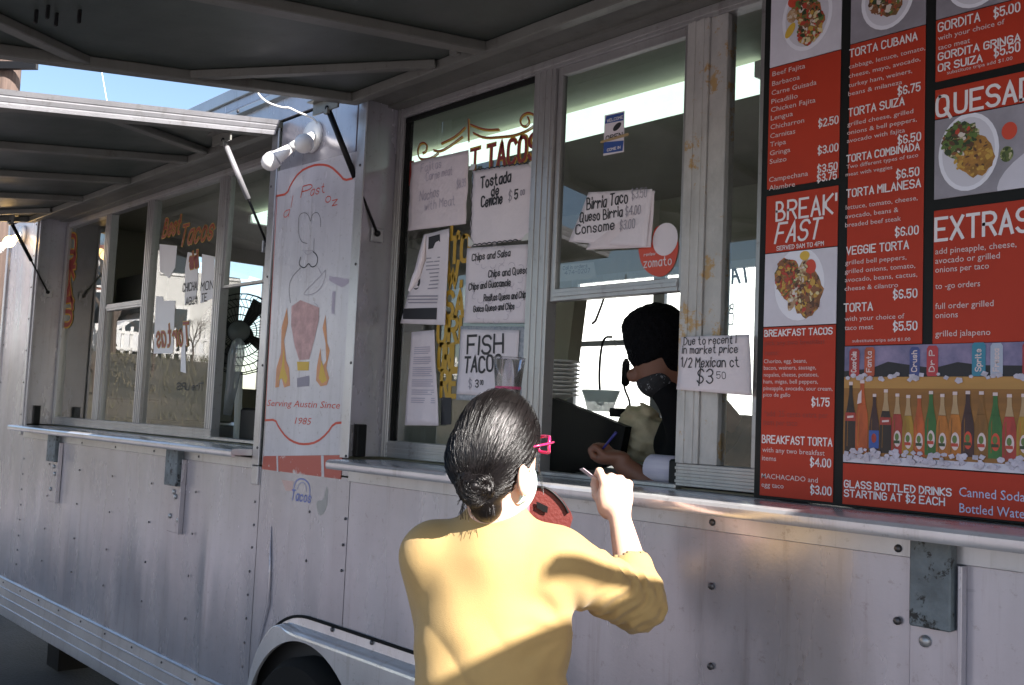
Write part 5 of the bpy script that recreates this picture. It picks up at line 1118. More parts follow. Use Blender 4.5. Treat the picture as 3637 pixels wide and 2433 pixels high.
# ---------------------------------------------------------------- surroundings
t = empty('utility_pole', 'brown wooden utility pole with a dark crossarm bracket beyond the left end of the truck', 'pole', (0, 0, 0))
pb = Vector((-12.8455, 1.3286, 5.6145)); pb = Vector((pb.x, pb.y, 0))
MB().lathe([(.17, 0), (.15, 4), (.12, 9)], pb, (0, 0, 1), 14).obj('pole', M['wood_pole'], t, smooth=True)
p_ = Vector((-12.6299, 1.2798, 5.511)); MB().bar(p_-CAMX*.8, p_+CAMX*.33, .06, .09).obj('crossarm', M['black'], t)
w_ = MB().tube([(-14.1276, 2.8132, 6.3823), (-14.1116, 2.8558, 6.1655), (-14.0723, 2.9491, 5.7324)], .006, 5).obj('overhead_wire', M['white']); tag(w_, 'thin pale wire hanging against the blue sky', 'wire')
def building(name, label, cat, c, yaw, w, d, h, mwall, rows, cols, wm, roofm=None, gable=False):
    t = empty(name, label, cat, c); t.rotation_euler = (0, 0, yaw)
    MB().box(-w/2, w/2, -d/2, d/2, 0, h, .02).obj('wall', mwall, t)
    for i in range(cols):
        for k in range(rows):
            x = -w/2+(i+.5)*w/cols; z = (k+.55)*h/rows
            f_ = MB().box(x-.55, x+.55, -d/2-.06, -d/2-.001, z-.75, z+.75, .01).obj('window', M['white'], t)
            MB().box(x-.45, x+.45, -d/2-.075, -d/2-.062, z-.65, z+.65).obj('pane', wm, f_)
    if gable: MB().prism_x([(-d/2-.4, h), (d/2+.4, h), (0, h+d*.3)], -w/2-.3, w/2+.3).obj('roof', roofm, t)
    else: MB().box(-w/2-.15, w/2+.15, -d/2-.15, d/2+.15, h, h+.3, .02).obj('roof', roofm or mwall, t)
    return t
dg = mat('dark_window_glass', (.03, .04, .05), .1, spec=.8)
brick_m = bpy.data.materials.new('red_brick'); brick_m.use_nodes = True; nt = brick_m.node_tree; bt_ = nt.nodes.new('ShaderNodeTexBrick'); tc = nt.nodes.new('ShaderNodeTexCoord'); mp = nt.nodes.new('ShaderNodeMapping'); mp.inputs['Rotation'].default_value = (R(90), 0, 0)
nt.links.new(tc.outputs['Object'], mp.inputs[0]); nt.links.new(mp.outputs[0], bt_.inputs['Vector']); bt_.inputs['Scale'].default_value = 4; bt_.inputs['Color1'].default_value = (.30, .09, .06, 1); bt_.inputs['Color2'].default_value = (.24, .07, .05, 1); bt_.inputs['Mortar'].default_value = (.35, .28, .24, 1)
nt.links.new(bt_.outputs[0], nt.nodes['Principled BSDF'].inputs['Base Color']); nt.nodes['Principled BSDF'].inputs['Roughness'].default_value = .9
stucco = mat('white_stucco', (.68, .67, .64), .9, var=.08, vscale=2, bump=.2); grey_w = mat('grey_siding', (.40, .42, .44), .8, var=.1); roof_m = mat('dark_shingles', (.08, .075, .07), .9, var=.3, vscale=5)
building('brick_building', 'red brick building with white framed windows across the dry lot', 'building', (-46, -11.0, 3), R(100), 5.5, 7, 4.8, brick_m, 3, 3, dg)
building('house', 'grey house with white trim and dark gable roof across the lot', 'house', (-42, -15.6, 3), R(100), 4.0, 6, 2.2, grey_w, 1, 3, dg, roof_m, True)
building('house', 'white house left of the long pale building across the lot', 'house', (-40, -20.5, 3), R(105), 6, 6, 2.4, stucco, 1, 4, dg, roof_m, True)
building('added_white_building', 'tall plain white building added across the lot to whiten the window reflections', 'building', (-37, -14.6, 3), R(110), 4.2, 5, 5.2, stucco, 2, 2, dg)  # added so the left panes mirror a bright white area
building('added_white_block', 'long white block added behind the truck to whiten its far windows', 'building', (-14, 19, 0), R(58), 22, 8, 9, mat('bright_white_wall', (.80, .80, .78), .8), 1, 0, dg)  # made-up white block turned to the sun, so the far windows read white
# fence across the lot, pickets one by one
t = empty('picket_fence', 'white picket fence running across the dry lot', 'fence', (-32, 0, 3.05))
pk = MB().box(-.02, .02, -.05, .05, 0, 1.0).me('picket'); pk.materials.append(M['white'])
for i in range(90):
    o = bpy.data.objects.new('picket', pk); COL.objects.link(o); o.parent = t; o.location = (0, -4.5-i*.28, 0)
MB().box(.03, .06, -30, -4.3, .25, .33).obj('rail', M['white'], t); MB().box(.03, .06, -30, -4.3, .75, .83).obj('rail', M['white'], t)
def car(loc, yaw, paint, label):
    t = empty('parked_car', label, 'car', loc, 'cars parked across the lot'); t.rotation_euler = (0, 0, yaw)
    prof = [(-2.15, .35), (-2.2, .65), (-2.1, .85), (-1.5, .95), (-.9, 1.42), (.55, 1.45), (1.25, .98), (2.0, .82), (2.2, .6), (2.18, .32)]
    prof = chaikin(prof, 1); v = []
    for s_, k_ in ((-.86, 1), (-.78, 1.0), (.78, 1.0), (.86, 1)):
        for x, z in prof: v.append((x, s_*(1 if z < .95 else .86), z if abs(s_) < .8 else z-.03))
    n_ = len(prof); f = [(j*n_+i, j*n_+(i+1) % n_, (j+1)*n_+(i+1) % n_, (j+1)*n_+i) for j in range(3) for i in range(n_)] + [tuple(range(n_)), tuple(3*n_+i for i in range(n_))[::-1]]
    o = MB().add(v, f).obj('body', paint, t); smooth_angle(o, 35)
    for s_ in (-1, 1):
        MB().prism_y([(-1.25, .98), (-.85, 1.34), (.45, 1.36), (1.0, .98)], s_*.765, s_*.80).obj('side_window', dg, t)
        for x in (-1.4, 1.35): MB().lathe([(.0, -.1), (.2, -.11), (.33, -.09), (.34, .09), (.2, .11)], (x, s_*.78, .34), (0, 1, 0), 20).obj('wheel', M['rubber'], t, smooth=True)
    MB().box(2.15, 2.21, -.7, -.4, .55, .68, .01).obj('headlight', M['white'], t); MB().box(2.15, 2.21, .4, .7, .55, .68, .01).obj('headlight', M['white'], t)
car((-34.5, -11.2, 3.05), R(85), mat('white_car_paint', (.75, .75, .75), .25, coat=.5), 'white car parked in front of the picket fence across the lot')
car((-34.0, -17.5, 3.05), R(80), mat('silver_car_paint', (.45, .46, .48), .25, .5, coat=.5), 'silver car parked across the lot behind the camera')
def bare_tree(loc, h, seed, label):
    random.seed(seed); t = empty('bare_tree', label, 'tree', loc, 'bare trees across the lot'); tr_ = MB(); br = MB()
    def grow(mb, p, d, L, r_, lev):
        q = p + d*L; mb.tube([p, (p+q)/2+Vector((random.uniform(-.05, .05)*L, random.uniform(-.05, .05)*L, 0)), q], [r_, r_*.85, r_*.7], 6 if lev < 2 else 4)
        if lev >= 4: return
        for _ in range(3 if lev else 5):
            nd = (d + Vector((random.uniform(-.8, .8), random.uniform(-.8, .8), random.uniform(-.1, .5)))).normalized(); grow(br, q if lev else p.lerp(q, random.uniform(.6, 1)), nd, L*random.uniform(.55, .75), r_*.55, lev+1)
    grow(tr_, Vector((0, 0, 0)), Vector((.03, .02, 1)), h*.4, h*.022, 0)
    bm_ = mat('bark', (.13, .10, .08), .9, var=.3); tr_.obj('trunk', bm_, t); br.obj('crown', bm_, t)
bare_tree((-30.5, -9.0, 2.9), 4.5, 3, 'slender bare tree beside the red brick building'); bare_tree((-31, -17.2, 3), 5, 5, 'bare tree between the two houses')
for i_, (bx_, by_, bh_, lb_) in enumerate(((-24, -6.2, 1.6, 'leafless bush low on the dry bank nearest the truck'), (-26, -8.4, 1.9, 'taller leafless bush halfway up the dry bank'), (-28.5, -10.6, 1.6, 'leafless bush below the white picket fence'), (-25, -10.0, 1.3, 'small twiggy bush in the middle of the dry bank'), (-30, -13.0, 1.9, 'twiggy bush beside the tall white building'))):
    tt_ = (-15.5-bx_)/15.5; bare_tree((bx_, by_, 3.05*tt_*tt_*(3-2*tt_)), bh_, 40+i_, lb_)
# dry grass tufts on the lot
random.seed(21); gb = MB()
for i in range(9000):
    x = random.uniform(-31, -17); y = random.uniform(-24, -4.2); tt_ = (-15.5-x)/15.5; zg = 3.05*tt_*tt_*(3-2*tt_); h_ = random.uniform(.08, .28); a = random.random()*6.28; w_ = .014; lx, ly = random.uniform(-.12, .12), random.uniform(-.12, .12)
    gb.add([(x-math.cos(a)*w_, y-math.sin(a)*w_, zg), (x+math.cos(a)*w_, y+math.sin(a)*w_, zg), (x+lx, y+ly, zg+h_)], [(0, 1, 2)])
g_ = gb.obj('dry_grass', mat('dry_grass', (.15, .125, .085), .9, col2=(.10, .10, .06), vscale=.6)); tag(g_, 'tufts of tall dry grass on the bank', 'grass'); g_['kind'] = 'stuff'

# ---------------------------------------------------------------- people, modelled as distance fields
def surface_net(V, lo, h):
    V = V.astype(np.float32); s = V < 0; sh = V.shape; cs = (sh[0]-1, sh[1]-1, sh[2]-1); nc = cs[0]*cs[1]*cs[2]
    acc = np.zeros((nc, 3)); cnt = np.zeros(nc); faces = []
    for ax in range(3):
        sl0 = [slice(None)]*3; sl1 = [slice(None)]*3; sl0[ax] = slice(0, -1); sl1[ax] = slice(1, None)
        a, b = V[tuple(sl0)], V[tuple(sl1)]; I = np.argwhere((a < 0) != (b < 0))
        va, vb = a[tuple(I.T)], b[tuple(I.T)]; P_ = I.astype(float); P_[:, ax] += va/(va-vb)
        o1, o2 = [k for k in range(3) if k != ax]
        ids = []
        for d1, d2 in ((0, 0), (1, 0), (1, 1), (0, 1)):
            J = I.copy(); J[:, o1] -= d1; J[:, o2] -= d2
            ok = (J[:, o1] >= 0) & (J[:, o2] >= 0) & (J[:, 0] < cs[0]) & (J[:, 1] < cs[1]) & (J[:, 2] < cs[2])
            idx = np.where(ok, J[:, 0]*cs[1]*cs[2]+J[:, 1]*cs[2]+J[:, 2], -1); ids.append(idx)
            np.add.at(acc, idx[ok], P_[ok]); np.add.at(cnt, idx[ok], 1)
        Q = np.stack(ids, 1); good = (Q >= 0).all(1); Q = Q[good]; sg_ = va[good] < 0
        if ax == 1: sg_ = ~sg_
        Q = np.where(sg_[:, None], Q[:, ::-1], Q); faces.append(Q)
    F = np.concatenate(faces); used = np.unique(F); remap = np.full(nc, -1); remap[used] = np.arange(len(used))
    P_ = acc[used]/cnt[used][:, None]*h+np.array(lo)
    return P_, remap[F]
def smin(a, b, k):
    h_ = np.clip(.5+.5*(b-a)/k, 0, 1); return b*(1-h_)+a*h_-k*h_*(1-h_)
def smax(a, b, k): return -smin(-a, -b, k)
class Field:
    def __init__(s, lo, hi, h):
        s.lo = np.array(lo, float); s.h = h; ax = [np.arange(lo[i], hi[i]+h, h, dtype=np.float32) for i in range(3)]
        s.X, s.Y, s.Z = np.meshgrid(*ax, indexing='ij')
    def ell(s, c, r, ax=None):
        dx, dy, dz = s.X-c[0], s.Y-c[1], s.Z-c[2]
        if ax is not None:
            a = [Vector(v).normalized() for v in ax]; dx, dy, dz = (dx*v[0]+dy*v[1]+dz*v[2] for v in a)
        k0 = np.sqrt((dx/r[0])**2+(dy/r[1])**2+(dz/r[2])**2); k1 = np.sqrt((dx/r[0]**2)**2+(dy/r[1]**2)**2+(dz/r[2]**2)**2)+1e-6
        return k0*(k0-1)/k1
    def cap(s, a, b, ra, rb, ret=False):
        a = np.array(a, float); b = np.array(b, float); d = b-a; L = (d*d).sum()
        px, py, pz = s.X-a[0], s.Y-a[1], s.Z-a[2]; t = np.clip((px*d[0]+py*d[1]+pz*d[2])/L, 0, 1)
        q = np.sqrt((px-d[0]*t)**2+(py-d[1]*t)**2+(pz-d[2]*t)**2)-(ra+(rb-ra)*t)
        return (q, t) if ret else q
    def chain(s, pts, rs_, k=.006):
        v = None
        for i in range(len(pts)-1):
            c = s.cap(pts[i], pts[i+1], rs_[i], rs_[i+1]); v = c if v is None else smin(v, c, k)
        return v
    def mesh(s, V, name, m, parent, post=None):
        P_, F = surface_net(V, s.lo, s.h)
        me = bpy.data.meshes.new(name); me.from_pydata(P_.tolist(), [], F.tolist()); me.update()
        me.polygons.foreach_set('use_smooth', [True]*len(me.polygons)); o = obj(name, me, parent, m)
        # a little smoothing of the net
        mo = o.modifiers.new('s', 'SMOOTH'); mo.factor = .5; mo.iterations = 3
        return o
def V3(*a): return Vector(a)
skin_m = bpy.data.materials.new('skin'); skin_m.use_nodes = True; b_ = skin_m.node_tree.nodes['Principled BSDF']
b_.inputs['Base Color'].default_value = (.72, .46, .34, 1); b_.inputs['Roughness'].default_value = .5; b_.inputs['Subsurface Weight'].default_value = .12; b_.inputs['Subsurface Radius'].default_value = (.012, .004, .002); b_.inputs['Subsurface Scale'].default_value = .6
skin2_m = mat('brown_skin', (.17, .07, .04), .5, var=.1)
def hair_mat(name, bun, axis):
    mt = bpy.data.materials.new(name); mt.use_nodes = True; nt = mt.node_tree; b = nt.nodes['Principled BSDF']
    b.inputs['Base Color'].default_value = (.006, .005, .005, 1); b.inputs['Roughness'].default_value = .3; b.inputs['Specular IOR Level'].default_value = .35; b.inputs['Specular Tint'].default_value = (1, .95, .97, 1)
    tc = nt.nodes.new('ShaderNodeTexCoord'); sb = nt.nodes.new('ShaderNodeVectorMath'); sb.operation = 'SUBTRACT'; sb.inputs[1].default_value = bun; nt.links.new(tc.outputs['Object'], sb.inputs[0])
    w = Vector(axis).normalized(); a = w.orthogonal().normalized(); c = w.cross(a); outs = []
    for v in (a, c, w):
        d = nt.nodes.new('ShaderNodeVectorMath'); d.operation = 'DOT_PRODUCT'; d.inputs[1].default_value = v; nt.links.new(sb.outputs[0], d.inputs[0]); outs.append(d.outputs['Value'])
    at = nt.nodes.new('ShaderNodeMath'); at.operation = 'ARCTAN2'; nt.links.new(outs[0], at.inputs[0]); nt.links.new(outs[1], at.inputs[1])
    cm = nt.nodes.new('ShaderNodeCombineXYZ'); nt.links.new(at.outputs[0], cm.inputs[0]); nt.links.new(outs[2], cm.inputs[1])
    mp = nt.nodes.new('ShaderNodeMapping'); mp.inputs['Scale'].default_value = (44, 5, 1); nt.links.new(cm.outputs[0], mp.inputs[0])
    n = nt.nodes.new('ShaderNodeTexNoise'); n.inputs['Scale'].default_value = 1.6; n.inputs['Detail'].default_value = 6; n.inputs['Roughness'].default_value = .7; nt.links.new(mp.outputs[0], n.inputs['Vector'])
    bp = nt.nodes.new('ShaderNodeBump'); bp.inputs['Strength'].default_value = .5; bp.inputs['Distance'].default_value = .0012; nt.links.new(n.outputs[0], bp.inputs['Height']); nt.links.new(bp.outputs[0], b.inputs['Normal'])
    mr = nt.nodes.new('ShaderNodeMapRange'); nt.links.new(n.outputs[0], mr.inputs[0]); mr.inputs[3].default_value = .22; mr.inputs[4].default_value = .42; nt.links.new(mr.outputs[0], b.inputs['Roughness'])
    return mt
# the customer -----------------------------------------------------
woman = empty('person', 'woman with black low bun and mustard sweater reaching up to the counter', 'person', (-1.58, -.54, 0))
WO = Vector((-1.58, -.54, 0))
def wp(o): o.parent = woman; o.matrix_parent_inverse = Matrix.Translation(-WO); return o
RT = V3(.80, .60, 0).normalized(); FT = V3(-.60, .80, 0).normalized(); UP = V3(0, 0, 1)
NB = V3(-1.560, -.560, 1.385)
LS = V3(-1.672, -.638, 1.312); RS = V3(-1.462, -.480, 1.316)
EL = V3(*(-1.4221, -0.2639, 1.2206)); WR = V3(*(-1.532, -0.2106, 1.3899)); LEL = V3(-1.742, -.540, 1.07); LWR = V3(-1.73, -.34, 1.27)
HC = V3(-1.541, -.582, 1.545)
F = Field((-1.94, -.86, .80), (-1.28, -.14, 1.50), .0052)
sh = F.ell(NB+UP*-.19+FT*.015, (.160, .112, .21), (RT, FT, UP))
sh = smin(sh, F.cap(LS, RS, .060, .060), .07)
sh = smin(sh, F.cap(NB+UP*-.06, NB+UP*.012, .078, .058), .04)
sh = smin(sh, F.ell(NB+UP*-.37+FT*.01, (.150, .115, .20), (RT, FT, UP)), .08)
sh = smin(sh, F.ell(NB+UP*-.56+FT*.0, (.190, .140, .16), (RT, FT, UP)), .09)
sh = smin(sh, F.ell(NB+UP*-.20+FT*.09, (.13, .07, .08), (RT, FT, UP)), .05)
ua, ta = F.cap(RS, EL, .066, .058, True)
U_ = V3(*(EL-RS)).normalized()
ph = ((F.X-RS.x)*U_.x+(F.Y-RS.y)*U_.y+(F.Z-RS.z)*U_.z)
sw = np.clip((ta-.22)/.5, 0, 1)
wv_ = 1.4*np.sin(F.Z*42+F.Y*31)+1.1*np.sin(F.X*57-F.Z*23)
ua = ua - sw*.0100*np.abs(np.sin(ph*62+F.Z*26+wv_)) + sw*.005 + sw*.0032*np.sin(ph*190-F.Z*60+wv_*2)
sh = smin(sh, ua, .035)
CU = EL.lerp(WR, .38); fo, tf = F.cap(EL, CU, .057, .050, True)
fo = fo+.0035*np.sin((F.X*.3+F.Y*.5+F.Z)*150+F.X*40+wv_)*(1-tf*.8)
sh = smin(sh, fo, .02)
lu = F.cap(LS, LEL, .062, .052); sh = smin(sh, lu, .03)
sh = smin(sh, F.cap(LEL, LEL.lerp(LWR, .7), .052, .044), .02)
# soft drapery over the back and waist
rb_ = (F.X-NB.x)*RT.x+(F.Y-NB.y)*RT.y; zz = F.Z-NB.z; lowm = np.clip((-zz-.16)/.15, 0, 1)
sh = sh + lowm*(-.010*np.abs(np.sin(zz*19+rb_*9+1.3*np.sin(rb_*13)))**.7+.006 + .0025*np.sin(zz*70-rb_*30+2*np.sin(rb_*17)))
sh = sh + .0016*np.sin(zz*27+rb_*38)*np.sin(rb_*21+2)
ar = NB+RT*.16+UP*-.21-FT*.03; dx_, dy_, dzz = F.X-ar.x, F.Y-ar.y, F.Z-ar.z
rad_ = np.sqrt(dx_**2+dy_**2+dzz**2); an_ = np.arctan2(dzz, dx_*RT.x+dy_*RT.y); sh = sh + .0024*np.sin(an_*9+1.2*np.sin(rad_*30))*np.exp(-((rad_-.075)/.055)**2)
sh = sh + .0035*np.abs(np.sin((rb_*.5-zz)*34+.7))*np.exp(-((zz+.36)/.05)**2)*np.clip(1-np.abs(rb_)/.2, 0, 1)
# crease where the sleeve meets the back
dz_ = np.abs((F.X-RS.x)*U_.x+(F.Y-RS.y)*U_.y+(F.Z-RS.z)*U_.z-.01-.02*np.sin(F.Z*20)); 
cq = np.sqrt(((F.X-NB.x)**2+(F.Y-NB.y)**2)); sh = smin(sh, np.sqrt((cq-.057)**2+(F.Z-NB.z-.010)**2)-.0085, .006)
sm_pts = [NB+RT*.118+UP*-.020-FT*.02, NB+RT*.105+UP*-.07-FT*.075, NB+RT*.10+UP*-.13-FT*.095, NB+RT*.12+UP*-.19-FT*.09, NB+RT*.155+UP*-.235-FT*.065]
dmin = None; sq_ = chaikin([tuple(p) for p in sm_pts], 2)
for i in range(len(sq_)-1):
    c_ = F.cap(sq_[i], sq_[i+1], 0, 0); dmin = c_ if dmin is None else np.minimum(dmin, c_)
# the seam lies wherever the vertical sheet through these points meets the cloth
sh = sh + .0028*np.exp(-(dmin/.010)**2)*np.clip(1.2-dmin/.03, 0, 1)
# openings: neck and cuff
sh = smax(sh, -F.cap(NB+UP*.012, NB+UP*.2+FT*.03, .050, .06), .006)
sh = smax(sh, -F.cap(CU, WR, .040, .040), .004)
shirt_m = mat('mustard_knit', (.46, .30, .115), .88, var=.12, vscale=5, fine=.35, fscale=800)
shirt_m.node_tree.nodes['Principled BSDF'].inputs['Sheen Weight'].default_value = .15
shirt = wp(F.mesh(sh, 'sweater', shirt_m, None))
# body: head, neck, arms and hands in one continuous surface
B = Field((-1.90, -.74, 1.02), (-1.30, -.10, 1.70), .0042)
hx = V3(1, 0, 0); hf = V3(-.02, .97, -.22).normalized(); hu = hx.cross(hf).normalized(); hu = -hu if hu.z < 0 else hu
bo = B.ell(HC-hu*.005, (.068, .086, .105), (hx, hf, hu))
bo = smin(bo, B.ell(HC+hf*.038-hu*.068, (.056, .056, .072), (hx, hf, hu)), .03)
bo = smin(bo, B.ell(HC+hf*.098-hu*.035, (.012, .016, .024), (hx, hf, hu)), .012)
for s_ in (-1, 1):
    bo = smax(bo, -B.ell(HC+hf*.092-hu*.005+hx*.03*s_, (.017, .012, .010), (hx, hf, hu)), .012)
    ec = HC+V3(.0745*s_, .006, -.066)
    ear = B.ell(ec, (.010, .021, .034), (V3(1, .35*s_, 0), V3(-.35*s_, 1, .25), V3(0, -.2, 1)))
    ear = smax(ear, -B.ell(ec+V3(.010*s_, .004, .002), (.007, .012, .022)), .003)
    bo = smin(bo, ear, .006)
bo = smin(bo, B.ell(HC+hf*.092-hu*.088, (.020, .008, .006), (hx, hf, hu)), .006)
bo = smin(bo, B.cap(NB+UP*-.03, HC-hu*.07-hf*.012, .050, .046), .035)
fa_ = B.cap(CU, WR, .037, .0245)
hd = (WR-EL).normalized(); cr = CAMX; hd = (hd*.55+Vector((-.12, -.06, 1))*.6).normalized(); side = (cr-hd*cr.dot(hd)).normalized(); aw_ = hd.cross(side)*-1
if aw_.dot(CAMF) < 0: aw_ = -aw_
def H(a, b, c): return WR+side*a+hd*b+aw_*c
bo = smin(bo, fa_, .02)
pal = B.ell(H(-.001, .05, .006), (.041, .050, .020), (side, hd, aw_)); bo = smin(bo, pal, .022)
bo = smin(bo, B.ell(H(-.026, .032, .020), (.020, .030, .017), (side, hd, aw_)), .012)
wx_ = [(-.024, .086), (-.005, .090), (.015, .083), (.032, .070)]
tips = []
for i, (a, b) in enumerate(wx_):
    if i == 0: pts = [H(a*.8, b-.02, .004), H(a, b+.004, .004), H(a-.004, b+.030, .022), H(a-.010, b+.022, .046), H(a-.014, b+.008, .056)]
    else: pts = [H(a*.8, b-.025, .004), H(a, b+.003, .002), H(a+.003, b+.006-.004*i, .038), H(a-.002, b-.020, .050), H(a-.006, b-.034, .036)]
    bo = smin(bo, B.chain(pts, [.0105, .0108, .0096, .0088, .0078], .004), .0035)
th_ = [H(-.026, .03, .016), H(-.040, .062, .028), H(-.040, .090, .040), H(-.036, .108, .052)]
bo = smin(bo, B.chain(th_, [.015, .0125, .0108, .0088], .005), .005)
# left hand holding the wallet
lh = LWR+V3(.035, .03, .05)
bo = smin(bo, B.cap(LEL.lerp(LWR, .55), LWR, .033, .026), .01); bo = smin(bo, B.ell(LWR+V3(.015, .02, .04), (.036, .022, .045)), .02)
for i in range(4):
    a = LWR+V3(-.01+.018*i, .01+.006*i, .075); pts = [a-V3(0, 0, .02), a+V3(.004, .012, .012), a+V3(.010, .004, .034), a+V3(.016, -.012, .040)]
    bo = smin(bo, B.chain(pts, [.0095, .0095, .0085, .0075], .004), .003)
bo = smin(bo, B.chain([LWR+V3(.02, -.005, .02), LWR+V3(.05, -.02, .05), LWR+V3(.06, -.03, .075)], [.013, .011, .009], .004), .005)
wp(B.mesh(bo, 'body', skin_m, None))
# hair
BC = V3(-1.518, -.648, 1.470)
A_ = Field((-1.66, -.74, 1.36), (-1.42, -.44, 1.69), .0034)
ha = A_.ell(HC+hu*.002-hf*.004, (.0775, .096, .116), (hx, hf, hu))
ha = smin(ha, A_.cap(HC-hf*.035-hu*.045, BC+V3(-.012, .035, -.030), .070, .042), .035)
fwd = (A_.X-HC.x)*hf.x+(A_.Y-HC.y)*hf.y+(A_.Z-HC.z)*hf.z; upv = (A_.X-HC.x)*hu.x+(A_.Y-HC.y)*hu.y+(A_.Z-HC.z)*hu.z
ha = smax(ha, (fwd-(.052+.45*upv)), .012)
ha = smax(ha, -(upv+.085+.55*(fwd+.085)), .012) if False else ha
ha = smax(ha, -(upv + .128 - .62*np.clip(fwd+.05, -.02, .2)), .014)
for s_ in (-1, 1): ha = smax(ha, -A_.ell(HC+V3(.080*s_, .012, -.072), (.022, .026, .040)), .008)
w_ = (HC-BC).normalized(); a_ = w_.orthogonal().normalized(); c_ = w_.cross(a_)
ang = np.arctan2((A_.X-BC.x)*a_.x+(A_.Y-BC.y)*a_.y+(A_.Z-BC.z)*a_.z, (A_.X-BC.x)*c_.x+(A_.Y-BC.y)*c_.y+(A_.Z-BC.z)*c_.z)
rad = np.sqrt(np.maximum((A_.X-BC.x)**2+(A_.Y-BC.y)**2+(A_.Z-BC.z)**2, 1e-9))
ha = smin(ha, A_.ell((-1.527, -.618, 1.425), (.034, .032, .034)), .03)
ha = ha + .0004*np.sin(ang*46+2*np.sin(ang*5))*np.clip(rad/.06, 0, 1)
hair_m = hair_mat('black_hair', BC, HC-BC); wp(A_.mesh(ha, 'hair', hair_m, None))
BN = Field((-1.60, -.73, 1.40), (-1.44, -.57, 1.54), .0026)
bu = BN.ell(BC+V3(0, -.008, 0), (.041, .036, .042)); bx = (BN.X-BC.x)*.67+(BN.Y-BC.y)*.74; bz = BN.Z-BC.z; by = (BN.X-BC.x)*-.74+(BN.Y-BC.y)*.67
tw = np.arctan2(bz, bx); rr_ = np.sqrt(bx**2+bz**2)
bu = bu + .0035*np.sin(tw*3+bz*90+1)*np.clip(rr_/.03, 0, 1) + .0015*np.sin(rr_*190+tw+bz*60) + .0007*np.sin(rr_*700+tw*9)
bun = BN.mesh(bu, 'hair_bun', hair_m, None); wp(bun)
ringp = [BC+V3(.0, .012, .012)+(w_.orthogonal().normalized()*math.cos(k*.3)+w_.cross(w_.orthogonal().normalized())*math.sin(k*.3))*.037 for k in range(22)]
wp(MB().tube(ringp, .0032, 8).obj('hair_tie', M['black'], smooth=True))
# combed strands lying on the head and wound round the bun
def on_field(p, V, FF, lift):
    p = Vector(p)
    for _ in range(4):
        i, j, k = [min(max(int(round((p[a]-FF.lo[a])/FF.h)), 1), V.shape[a]-2) for a in range(3)]
        gr = Vector((float(V[i+1, j, k]-V[i-1, j, k]), float(V[i, j+1, k]-V[i, j-1, k]), float(V[i, j, k+1]-V[i, j, k-1])))
        if gr.length < 1e-6: break
        gr.normalize(); p = p-gr*float(V[i, j, k])
    return p+gr*lift
rs_ = random.Random(12); stm = MB(); bd = (BC-HC).normalized()
for n_i in range(900):
    while True:
        d0 = Vector((rs_.gauss(0, 1), rs_.gauss(0, 1), rs_.gauss(0, 1))).normalized()
        if d0.dot(hf) < .75 and d0.dot(hu) > -.45 and d0.dot(bd) < .8: break
    L_ = rs_.uniform(.45, 1.); pts = []; lf = rs_.uniform(.0002, .0016); wob = rs_.uniform(-.05, .05)
    for k in range(8):
        t = k/7*L_*.93; d = (d0*(1-t)+bd*t+d0.cross(bd)*wob*math.sin(t*3.1)).normalized(); pts.append(on_field(HC+d*.11, ha, A_, lf*(1 if 0 < k < 7 else 0)))
    stm.tube(pts, rs_.uniform(.0003, .0006), 3, False)
strand_m = mat('hair_strand', (.008, .006, .006), .32, spec=.5)
o = wp_ = stm.obj('hair_strands', strand_m, smooth=True); wp(o); o['kind'] = 'stuff'
sb_ = MB(); va, vb = CAMX, Vector((0, 0, 1)); vc = CAMF*-1
for n_i in range(170):
    r0 = rs_.uniform(.008, .040); ph0 = rs_.uniform(0, 6.28); sp = rs_.uniform(-.25, .25); ln = rs_.uniform(1.5, 4.5); dep = math.sqrt(max(0, .042**2-r0**2)); pts = []
    for k in range(12):
        a = ph0+ln*k/11; rr = r0*(1+sp*k/11); dp = math.sqrt(max(0, .0425**2-min(rr, .042)**2))
        pts.append(on_field(BC+V3(0, -.008, 0)+va*math.cos(a)*rr+vb*math.sin(a)*rr*1.0+vc*dp*.9, bu, BN, rs_.uniform(.0, .0012)))
    sb_.tube(pts, rs_.uniform(.0004, .0009), 3, False)
o = sb_.obj('bun_strands', strand_m, smooth=True); wp(o); o['kind'] = 'stuff'
# stray hairs at the nape and crown
random.seed(4); fh = MB()
for i in range(60):
    a = random.uniform(-.9, .9); p = V3(HC.x+.05*math.sin(a*1.5)+.0, HC.y-.05*math.cos(a)-.012, 1.425+random.uniform(-.01, .02)); d = V3(random.uniform(-.3, .4), random.uniform(-.5, -.1), random.uniform(-1, .1)).normalized()
    fh.tube([p, p+d*.012, p+d*.022+V3(.004, 0, -.004)], .00045, 3)
for i in range(26):
    a = random.uniform(0, 6.28); e = random.uniform(.2, 1.3); n_ = V3(math.cos(a)*math.cos(e)*.0785, math.sin(a)*math.cos(e)*.096, math.sin(e)*.116); p = HC+n_; d = V3(-n_.y, n_.x, random.uniform(-.02, .05)).normalized()
    fh.tube([p-d*.015, p+n_.normalized()*.003, p+d*.02], .00035, 3)
p = HC+V3(.073, .045, -.03)
for i in range(3): fh.tube([p, p+V3(.006, .004*i, -.03), p+V3(.012+.002*i, .004, -.055-.004*i)], .0005, 3)
wp(fh.obj('stray_hair', hair_m))
